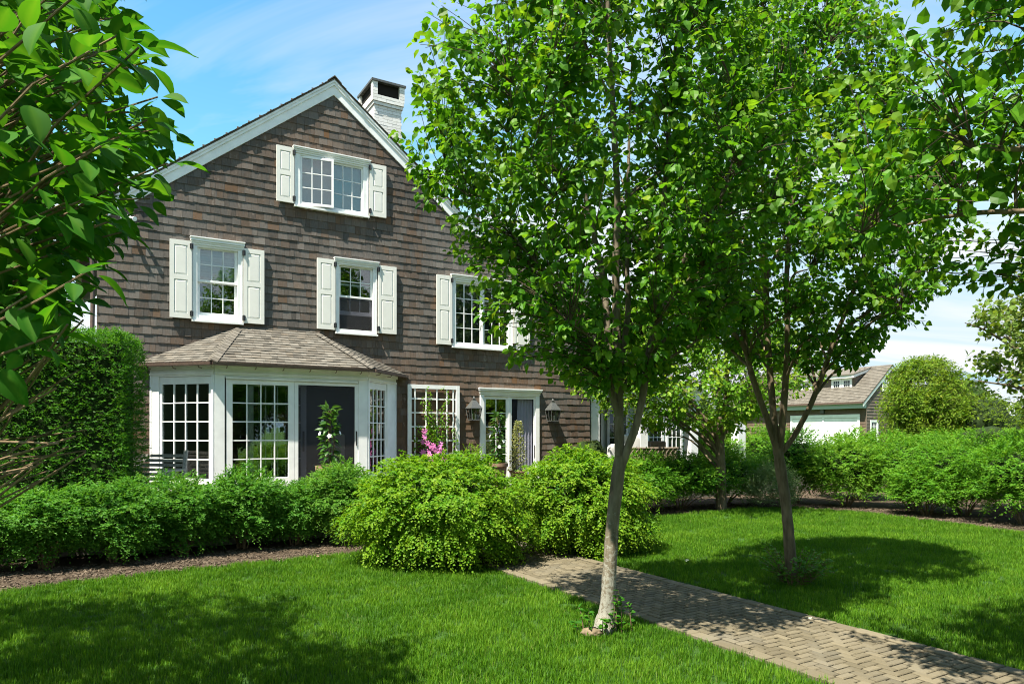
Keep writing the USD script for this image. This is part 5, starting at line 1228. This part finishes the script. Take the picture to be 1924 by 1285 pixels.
# suckers at the feet of the pear trees
def suckers(label, loc, seed, n, hgt, r, mt):
    rng = R0(seed); t = thing('sucker_shoots', label, 'shoots', loc, 0, 'leafy suckers at the tree feet')
    LP, LD, LN, LT = [], [], [], []
    for i in range(n):
        a = rng.uniform(0, 2 * np.pi); b_ = np.array([math.cos(a) * .12, math.sin(a) * .10, 0]); e = np.array([math.cos(a) * r * rng.uniform(.5, 1.2), math.sin(a) * r * rng.uniform(.5, 1.2), hgt * rng.uniform(.4, 1.1)])
        q = smooth_line([b_, b_ * .5 + e * .5 + (0, 0, .05), e], 4); M().add(*tube(q, np.linspace(.005, .002, len(q)), 5)).part('shoot', STEMB, t)
        for u in np.linspace(.2, 1, 11):
            p = q[min(int(u * (len(q) - 1)), len(q) - 1)]; d = rand_dirs(rng, 1)[0]; d[2] = abs(d[2]) * .3; LP.append(p); LD.append(norm(d)); LN.append(norm(np.array([0, 0, 1.0]) + rng.normal(0, .4, 3))); LT.append((np.clip(rng.normal(.5, .2), 0, 1), .05, .5))
    V, F, T = leaves(np.array(LP), np.array(LD), np.array(LN), rng.uniform(.035, .065, len(LP)), .036, np.array(LT), LEAF6); part('foliage', (V, F), mt, t, kind='stuff', tint=T)
suckers('bright suckers left of the pale trunk foot', (.68, 5.95, 0), 401, 6, .22, .16, BIGL)
suckers('taller suckers right of the pale trunk foot', (.93, 6.02, 0), 402, 8, .40, .13, BIGL)
suckers('wide green suckers round the second trunk foot', (3.16, 7.9, 0), 403, 95, .36, .36, RIGHTL)
def build_root_clod():
    t = thing('bark_clod', 'clod of bark and earth left of the pale trunk foot', 'clod', (.66, 5.88, 0)); m = trimesh.creation.icosphere(3); v = m.vertices * (.09, .07, .05) * (1 + .5 * (meshkit.fbm(m.vertices * 3, 3, 2) - .5))[:, None] + (0, 0, .03); part('clod', (v, m.faces), BARK2, t, smooth=True)
build_root_clod()

# ------------------------------------------------------------------ farther trees
F1 = np.array([4.55, 15.4, 0.0])
tree('far_pear_tree', 'yellow green pear tree growing before the porch columns', 'tree', F1, (np.array([(0, 0, -.05), (0, 0, .8), (-.05, 0, 1.7)]), [.12, .105, .095]),
     [(np.array([(0, 0, 1.5), (-.6, 0, 2.3), (-1.4, 0, 3.0)]), [.055, .04, .02]), (np.array([(0, 0, 1.6), (.6, .1, 2.4), (1.3, .1, 3.2)]), [.05, .035, .02]), (np.array([(0, 0, 1.6), (0, -.4, 2.6), (-.1, -.5, 4.6)]), [.09, .05, .02]), (np.array([(0, 0, 1.6), (.1, .5, 2.6), (.1, .6, 4.2)]), [.09, .05, .02])],
     profile_env([1.75, 2.2, 2.8, 3.4, 4.0, 4.8, 5.6], [1.2, 2.2, 2.6, 2.6, 2.2, 1.4, .4], -.75, 0, .8, 7, .3), 40, 1300, 20, (.095, .78), PEARFAR, BARK2, 105, kind=LEAF2, tone=.5, young=.35)
tree('round_tree', 'round dense light green tree right of the garage', 'tree', (15.75, 27.0, 0), (np.array([(0, 0, 0), (0, 0, 1.2), (0, 0, 2.2)]), [.15, .12, .1]), [(np.array([(0, 0, 1.2), (-.6, 0, 2.2), (-.9, 0, 3.2)]), [.06, .04, .02]), (np.array([(0, 0, 1.2), (.6, 0, 2.2), (.9, 0, 3.2)]), [.06, .04, .02])],
     profile_env([.6, 1.2, 2.2, 3.0, 3.7, 4.3, 4.55], [1.1, 1.5, 1.72, 1.66, 1.42, 1.0, .55], 0, 0, 1, 8, .07), 20, 2600, 20, (.11, .5), WILLOW, BARK2, 106, kind=LEAF2, tone=.5, young=.25)
bush('background_bush', 'yellow green bush right of the round tree', 'bush', (17.6, 26.3, 0), 1.35, 1.1, 1.45, WILLOW, 395, 1500, 9, (.08, .035), .4, .2, .55, .3, zc=1.75, zlow=.3, stems=0, up=.5, core=.75, lump=.3)
tree('maple_tree', 'sparse pale leaved tree reaching in at the right edge', 'tree', (10.9, 13.6, 0), (np.array([(0, 0, 0), (0, 0, 1.2), (0, 0, 2.4)]), [.14, .12, .1]),
     [(np.array([(0, 0, 2.0), (-.7, 0, 2.9), (-1.7, 0, 3.6), (-2.2, 0, 3.8)]), [.05, .04, .02, .008]), (np.array([(0, 0, 2.0), (-.5, 0, 3.4), (-1.0, 0, 4.8)]), [.05, .04, .02]), (np.array([(0, 0, 2.0), (.5, 0, 3.4), (.8, 0, 4.8)]), [.05, .04, .02]), (np.array([(0, 0, 1.9), (-.9, .1, 2.5), (-1.9, .1, 2.7)]), [.04, .03, .01])],
     profile_env([2.2, 2.7, 3.4, 4.2, 5.0, 5.6], [1.4, 2.1, 2.3, 1.9, 1.3, .4], 0, 0, .8, 9, .4), 34, 380, 18, (.11, .95), MAPLE, BARK2, 107, kind=LEAF6, tone=.5, young=.3, droop=.2)
far = [((24.5, 40, 0), 2.2, 5.0, 'dark tree behind the garden at the right edge'), ((29, 46, 0), 3.2, 5.6, 'tall dark tree beyond the right edge of the garage'), ((20.5, 44, 0), 2.4, 4.2, 'dark tree behind the round tree'), ((13, 52, 0), 3.0, 5.2, 'dark tree seen low beyond the lone white post'), ((9.5, 48, 0), 2.6, 4.6, 'dark tree beyond the far pear tree'), ((34, 44, 0), 3.0, 5.4, 'dark tree farthest right on the horizon')]
for i, (loc, r, hgt, lb) in enumerate(far):
    tree('far_tree', lb, 'tree', loc, (np.array([(0, 0, 0), (0, 0, 1.0), (0, 0, hgt * .4)]), [.2, .16, .12]), [(np.array([(0, 0, hgt * .3), (r * .4, 0, hgt * .6)]), [.08, .03]), (np.array([(0, 0, hgt * .3), (-r * .4, 0, hgt * .6)]), [.08, .03])],
         profile_env([.5, hgt * .3, hgt * .6, hgt * .85, hgt], [r * .7, r, r * .9, r * .5, r * .1], 0, 0, 1, 20 + i, .3), 10, 600, 18, (.28, .7), FARTREE, BARK2, 120 + i, kind=LEAF2, group='dark trees on the horizon', twig_r=.012)

# ------------------------------------------------------------------ potted plants, climber
def potted(label, loc, seed, hgt, wid, leaf, mt, flowers, cat='potted plant', pot_h=.42, pot_r=.2, n=46):
    rng = R0(seed); t = thing('potted_plant', label, cat, loc)
    p = M(); prof = [(.0, pot_r * .7), (.04, pot_r * .72), (pot_h * .85, pot_r * .95), (pot_h * .88, pot_r * 1.08), (pot_h, pot_r * 1.08), (pot_h, pot_r * .9), (pot_h - .05, pot_r * .85), (pot_h - .05, .001)]
    pv, pf = tube([(0, 0, z) for z, r in prof], [r for z, r in prof], 16, cap=False); part('pot', (pv, pf), TERRACOTTA, t, smooth=30)
    for k in range(4):
        a = k * 1.6; M().add(*tube(smooth_line([(math.cos(a) * .04, math.sin(a) * .04, pot_h - .06), (math.cos(a) * .08, math.sin(a) * .08, pot_h + hgt * .5), (math.cos(a) * .02, math.sin(a) * .02, pot_h + hgt * .95)], 4), .008, 5)).part('stem', STEMB, t)
    for i in range(n):
        u = (i + .5) / n; z = pot_h + .02 + hgt * u; r = wid * (.55 + .45 * math.sin(np.pi * min(1, u * .9 + .15))) * rng.uniform(.25, .75); a = i * 2.4 + rng.normal(0, .3)
        P = np.array([[math.cos(a) * r * .4, math.sin(a) * r * .4, z]]); d = norm(np.array([[math.cos(a), math.sin(a), -.25 + .8 * u + rng.normal(0, .35)]])); N = norm(np.array([[math.cos(a) * .6, math.sin(a) * .6, .75]]) + rng.normal(0, .3, (1, 3)))
        V, F, T = leaves(P, d, N, leaf * rng.uniform(.8, 1.25), leaf * .48, np.array([(np.clip(rng.normal(.5, .25), 0, 1), .1 * (u > .8), .5)]), LEAFB); part('leaf', (V, F), mt, t, tint=T, smooth=True)
    for k in range(flowers):
        a = -1.6 + (k - flowers / 2) * 1.1 + rng.normal(0, .3); z = pot_h + hgt * rng.uniform(.3, .85); c = np.array([math.cos(a) * wid * .62, math.sin(a) * wid * .62, z]); o = norm(np.array([math.cos(a), math.sin(a), .3])); fl = M()
        sd = norm(np.cross(o, (0, 0, 1.0))); up = np.cross(sd, o)
        for j in range(5):
            b_ = j * 2 * np.pi / 5; d = sd * math.cos(b_) + up * math.sin(b_) + o * .25; V, F, T = leaves(c[None], d[None], o[None], .042, .042, np.array([(.5, .5, .5)]), LEAF6); fl.add(V, F)
        fl.part('flower', PETAL, t)
potted('potted mandevilla with white flowers before the dark bay screen', hw(3.50, -1.75, .46), 501, 1.0, .30, .15, POT, 4, n=120, pot_h=.66, pot_r=.23)
potted('potted mandevilla with white flowers left of the sliding door', hw(7.42, -.75, .46), 502, 1.05, .28, .14, POT, 4, n=120, pot_h=.58)
def build_variegated():
    loc = hw(8.02, -.6, .46); rng = R0(503); t = thing('potted_plant', 'slim pale variegated shrub in front of the sliding door middle', 'potted plant', loc)
    pv, pf = tube([(0, 0, z) for z in (0, .04, .34, .36, .4, .4, .35)], [.13, .14, .18, .2, .2, .17, .16], 16, cap=False); part('pot', (pv, pf), TERRACOTTA, t, smooth=30)
    n = 1300; z = .36 + rng.random(n) ** 1.15 * 1.12; r = (.19 * (1 - ((z - .36) / 1.16)) ** .7 + .03) * rng.uniform(.3, 1.05, n); a = rng.uniform(0, 2 * np.pi, n); P = np.column_stack([np.cos(a) * r, np.sin(a) * r, z]); d = norm(np.column_stack([np.cos(a), np.sin(a), np.full(n, .4)]) + .4 * rng.normal(size=(n, 3)))
    V, F, T = leaves(P, d, norm(np.array([0, 0, 1.0]) + .5 * rng.normal(size=(n, 3))), rng.uniform(.03, .055, n), .026, np.column_stack([rng.random(n), .1 * rng.random(n), np.full(n, .5)]), LEAF6); part('foliage', (V, F), VARI, t, kind='stuff', tint=T)
    M().add(*tube([(0, 0, .3), (0, .01, 1.4)], .01, 5)).part('stem', STEMB, t)
build_variegated()
def build_clematis():
    rng = R0(504); t = thing('clematis', 'climbing clematis with pink flowers on the white trellis', 'climber', LW(5.634, -.16), HR)
    LP, LD, LN, LT = [], [], [], []
    for i in range(15):
        x0 = rng.uniform(.2, 1.05); pts = [(x0, 0, .45)]; x = x0; z = .45; top = rng.uniform(1.5, 2.62) if x0 < .85 else rng.uniform(1.3, 2.0)
        while z < top: z += .22; x = np.clip(x + rng.normal(0, .06), .12, 1.12); pts.append((x, rng.normal(0.02, .03), z))
        q = smooth_line(pts, 3); M().add(*tube(q, .004, 4)).part('vine', STEMB, t)
        for p in q:
            for k in range(3 if p[2] > 1.9 else 5):
                d = rand_dirs(rng, 1)[0]; d[1] = -abs(d[1]); LP.append(p + d * .03); LD.append(norm(d + (0, 0, -.3))); LN.append(norm(np.array([0, -.6, .7]) + rng.normal(0, .4, 3))); LT.append((np.clip(rng.normal(.5, .2), 0, 1), .25 * rng.random(), .5))
    V, F, T = leaves(np.array(LP), np.array(LD), np.array(LN), rng.uniform(.04, .075, len(LP)), .038, np.array(LT), LEAF6); part('foliage', (V, F), SPIREA, t, kind='stuff', tint=T)
    for (x, z) in ((.30, 1.72), (.26, 1.50), (.36, 1.47), (.45, 1.38), (.42, 1.30), (.52, 1.33), (.60, 1.30), (.66, 1.45), (.70, 1.30), (.34, 1.18), (.42, 1.12), (.36, 1.07), (.50, 1.15), (.73, 1.12), (.47, 1.02), (.30, 1.60), (.55, 1.22), (.64, 1.38), (.28, 1.28), (.60, 1.08), (.40, 1.22), (.50, 1.42), (.24, 1.10)):
        c = np.array([x, -.10 + rng.normal(0, .03), z]); o = norm(np.array([rng.normal(-.2, .3), -1.0, rng.normal(.25, .3)])); sd = norm(np.cross(o, (0, 0, 1.0))); up = np.cross(sd, o); fl = M()
        for j in range(7):
            b_ = j * 2 * np.pi / 7; d = sd * math.cos(b_) + up * math.sin(b_) + o * .12; V, F, T = leaves(c[None], d[None], o[None], rng.uniform(.065, .085), .042, np.array([(.5, .5, .5)]), LEAF6); fl.add(V, F)
        fl.part('flower', PINK, t)
build_clematis()
bush('golden_bush', 'yellow green bush growing up before the trellis foot', 'bush', hw(6.45, -1.3, .3), .5, .4, .55, SPIREA, 397, 700, 10, (.034, .022), .26, .3, .55, .4, zc=.62, zlow=.1, stems=0, up=.5, core=.6, lump=.35)

# ------------------------------------------------------------------ grass, chips, fallen leaves
def grass_patch(i, seed, n, r, hgt):
    rng = R0(seed); a = rng.uniform(0, 2 * np.pi, n); q = np.sqrt(rng.random(n)) * r; P = np.column_stack([np.cos(a) * q, np.sin(a) * q, np.full(n, -.004)])
    az = rng.uniform(0, 2 * np.pi, n); lean = np.abs(rng.normal(.25, .22, n)); h_ = hgt * rng.uniform(.55, 1.15, n); wd = rng.uniform(.0016, .0032, n)
    d = np.column_stack([np.cos(az), np.sin(az), np.zeros(n)]); s_ = np.column_stack([-np.sin(az), np.cos(az), np.zeros(n)])
    tv = []
    for u, k in ((0, 1.0), (.55, .85), (1, 0)):
        c = P + d * (lean * h_ * u ** 1.8)[:, None] + np.array([0, 0, 1.0]) * (h_ * (u - .25 * lean * u * u))[:, None]
        tv += [c - s_ * (wd * k)[:, None], c + s_ * (wd * k)[:, None]] if k else [c]
    V = np.stack(tv, 1); F = np.array([(0, 1, 3), (0, 3, 2), (2, 3, 4)])[None] + (np.arange(n) * 5)[:, None, None]
    T = np.column_stack([np.clip(rng.normal(.5, .22, n), 0, 1), np.where(rng.random(n) < .05, rng.uniform(.2, .8, n), 0), np.full(n, .5)])
    return V.reshape(-1, 3), F.reshape(-1, 3), np.repeat(T, 5, axis=0)
def scatter(name, protos, pos, rot, scale, idx, mt, label=None, kind='stuff'):
    path = numbered('/World', name); pi = UsdGeom.PointInstancer.Define(stage, path); targets = []
    for k, (v, f, t) in enumerate(protos):
        m = usdkit.mesh(stage, f'{path}/proto_{"abcdefgh"[k]}', (v, f), mt)
        if t is not None: UsdGeom.PrimvarsAPI(m).CreatePrimvar('tint', Sdf.ValueTypeNames.Color3fArray, 'vertex').Set(Vt.Vec3fArray.FromNumpy(np.ascontiguousarray(t, np.float32)))
        targets.append(m.GetPath())
    pi.CreatePrototypesRel().SetTargets(targets)
    pi.CreatePositionsAttr(Vt.Vec3fArray.FromNumpy(pos.astype(np.float32))); pi.CreateProtoIndicesAttr(Vt.IntArray.FromNumpy(idx.astype(np.int32)))
    pi.CreateOrientationsAttr(Vt.QuathArray([Gf.Quath(float(math.cos(r / 2)), 0, 0, float(math.sin(r / 2))) for r in rot])); pi.CreateScalesAttr(Vt.Vec3fArray.FromNumpy(np.column_stack([scale] * 3).astype(np.float32)))
    tag(pi, label=label, kind=kind)
def build_grass():
    rng = R0(601); lawn_in = LAWN.buffer(.015).difference(PATH.buffer(.035))
    sp = .085; xs, ys = np.meshgrid(np.arange(-9.5, 10.5, sp), np.arange(3.6, 16.2, sp)); x, y = (xs + rng.normal(0, sp * .35, xs.shape)).ravel(), (ys + rng.normal(0, sp * .35, ys.shape)).ravel()
    vis = np.abs(x) < .80 * y + .5; far_thin = rng.random(len(x)) < np.clip(1.35 - y / 16, .45, 1); k = vis & far_thin; x, y = x[k], y[k]
    k = shapely.contains_xy(lawn_in, x, y)
    for c in (T1, T2): k &= np.hypot(x - c[0], y - c[1]) > .13
    x, y = x[k], y[k]; n = len(x)
    protos = [grass_patch(i, 610 + i, 62, .075, .060) for i in range(6)]
    hs = .75 + .5 * meshkit.fbm(np.column_stack([x * .8, y * .8, x * 0]), 3, 4)
    scatter('grass', protos, np.column_stack([x, y, np.zeros(n)]), rng.uniform(0, 2 * np.pi, n), hs * rng.uniform(.85, 1.2, n) * np.where(y > 10, 1.15, 1.0), rng.integers(0, 6, n), GRASS, 'short bright green lawn grass')
build_grass()
def build_chips():
    rng = R0(602); protos = []
    for k in range(3):
        m = M()
        for i in range(9):
            v, f = box(-.5, .5, -.5, .5, -.5, .5); v = v * (rng.uniform(.02, .05), rng.uniform(.006, .014), .004); v = rot2(v, rng.uniform(0, 6.3)); v[:, 2] += v[:, 0] * rng.normal(0, .3); m.add(v + (rng.uniform(-.07, .07), rng.uniform(-.07, .07), .004 + .008 * rng.random()), f, (rng.random(), .5, .5))
        protos.append(m.arrays())
    CH = attr_mat('bark_chip', [(0, (.03, .022, .015)), (.5, (.08, .06, .042)), (1, (.21, .165, .12))], .9, .15)
    x, y = rng.uniform(-9, 11, 26000), rng.uniform(5, 18, 26000); line = sg.LineString(BED_EDGE); near = shapely.distance(line, shapely.points(x, y)) < 1.3
    k = near & ~shapely.contains_xy(LAWN, x, y) & (np.abs(x) < .8 * y); x, y = x[k], y[k]; n = len(x)
    scatter('bark_chips', protos, np.column_stack([x, y, np.full(n, -.010)]), rng.uniform(0, 6.3, n), rng.uniform(.7, 1.3, n), rng.integers(0, 3, n), CH, 'loose brown bark mulch chips along the bed edge')
build_chips()
def fallen():
    rng = R0(603)
    DRY = plain('fallen_leaf_pale', (.42, .45, .33), .7, .2)
    for (x, y, lb) in ((2.22, 9.0, 'pale fallen leaf on the shaded lawn left of the second trunk'), (2.27, 9.06, 'second pale fallen leaf beside the first on the shaded lawn'), (2.62, 6.22, 'white fallen petal on the grass edge of the path'), (-2.55, 9.35, 'small orange leaf on the lawn before the largest mounded shrub')):
        t = thing('fallen_leaf', lb, 'leaf', (x, y, .06), rng.uniform(0, 360)); V, F, T = leaves(np.zeros((1, 3)), np.array([[1.0, 0, .1]]), np.array([[0, .2, 1.0]]), .075, .035, np.array([(.5, .5, .5)]), LEAF6); part('blade', (V, F), DRY if 'orange' not in lb else TERRACOTTA, t); M().add(*tube([(0, 0, 0), (-.03, 0, .004)], .0015, 4)).part('stalk', STEMB, t)
fallen()
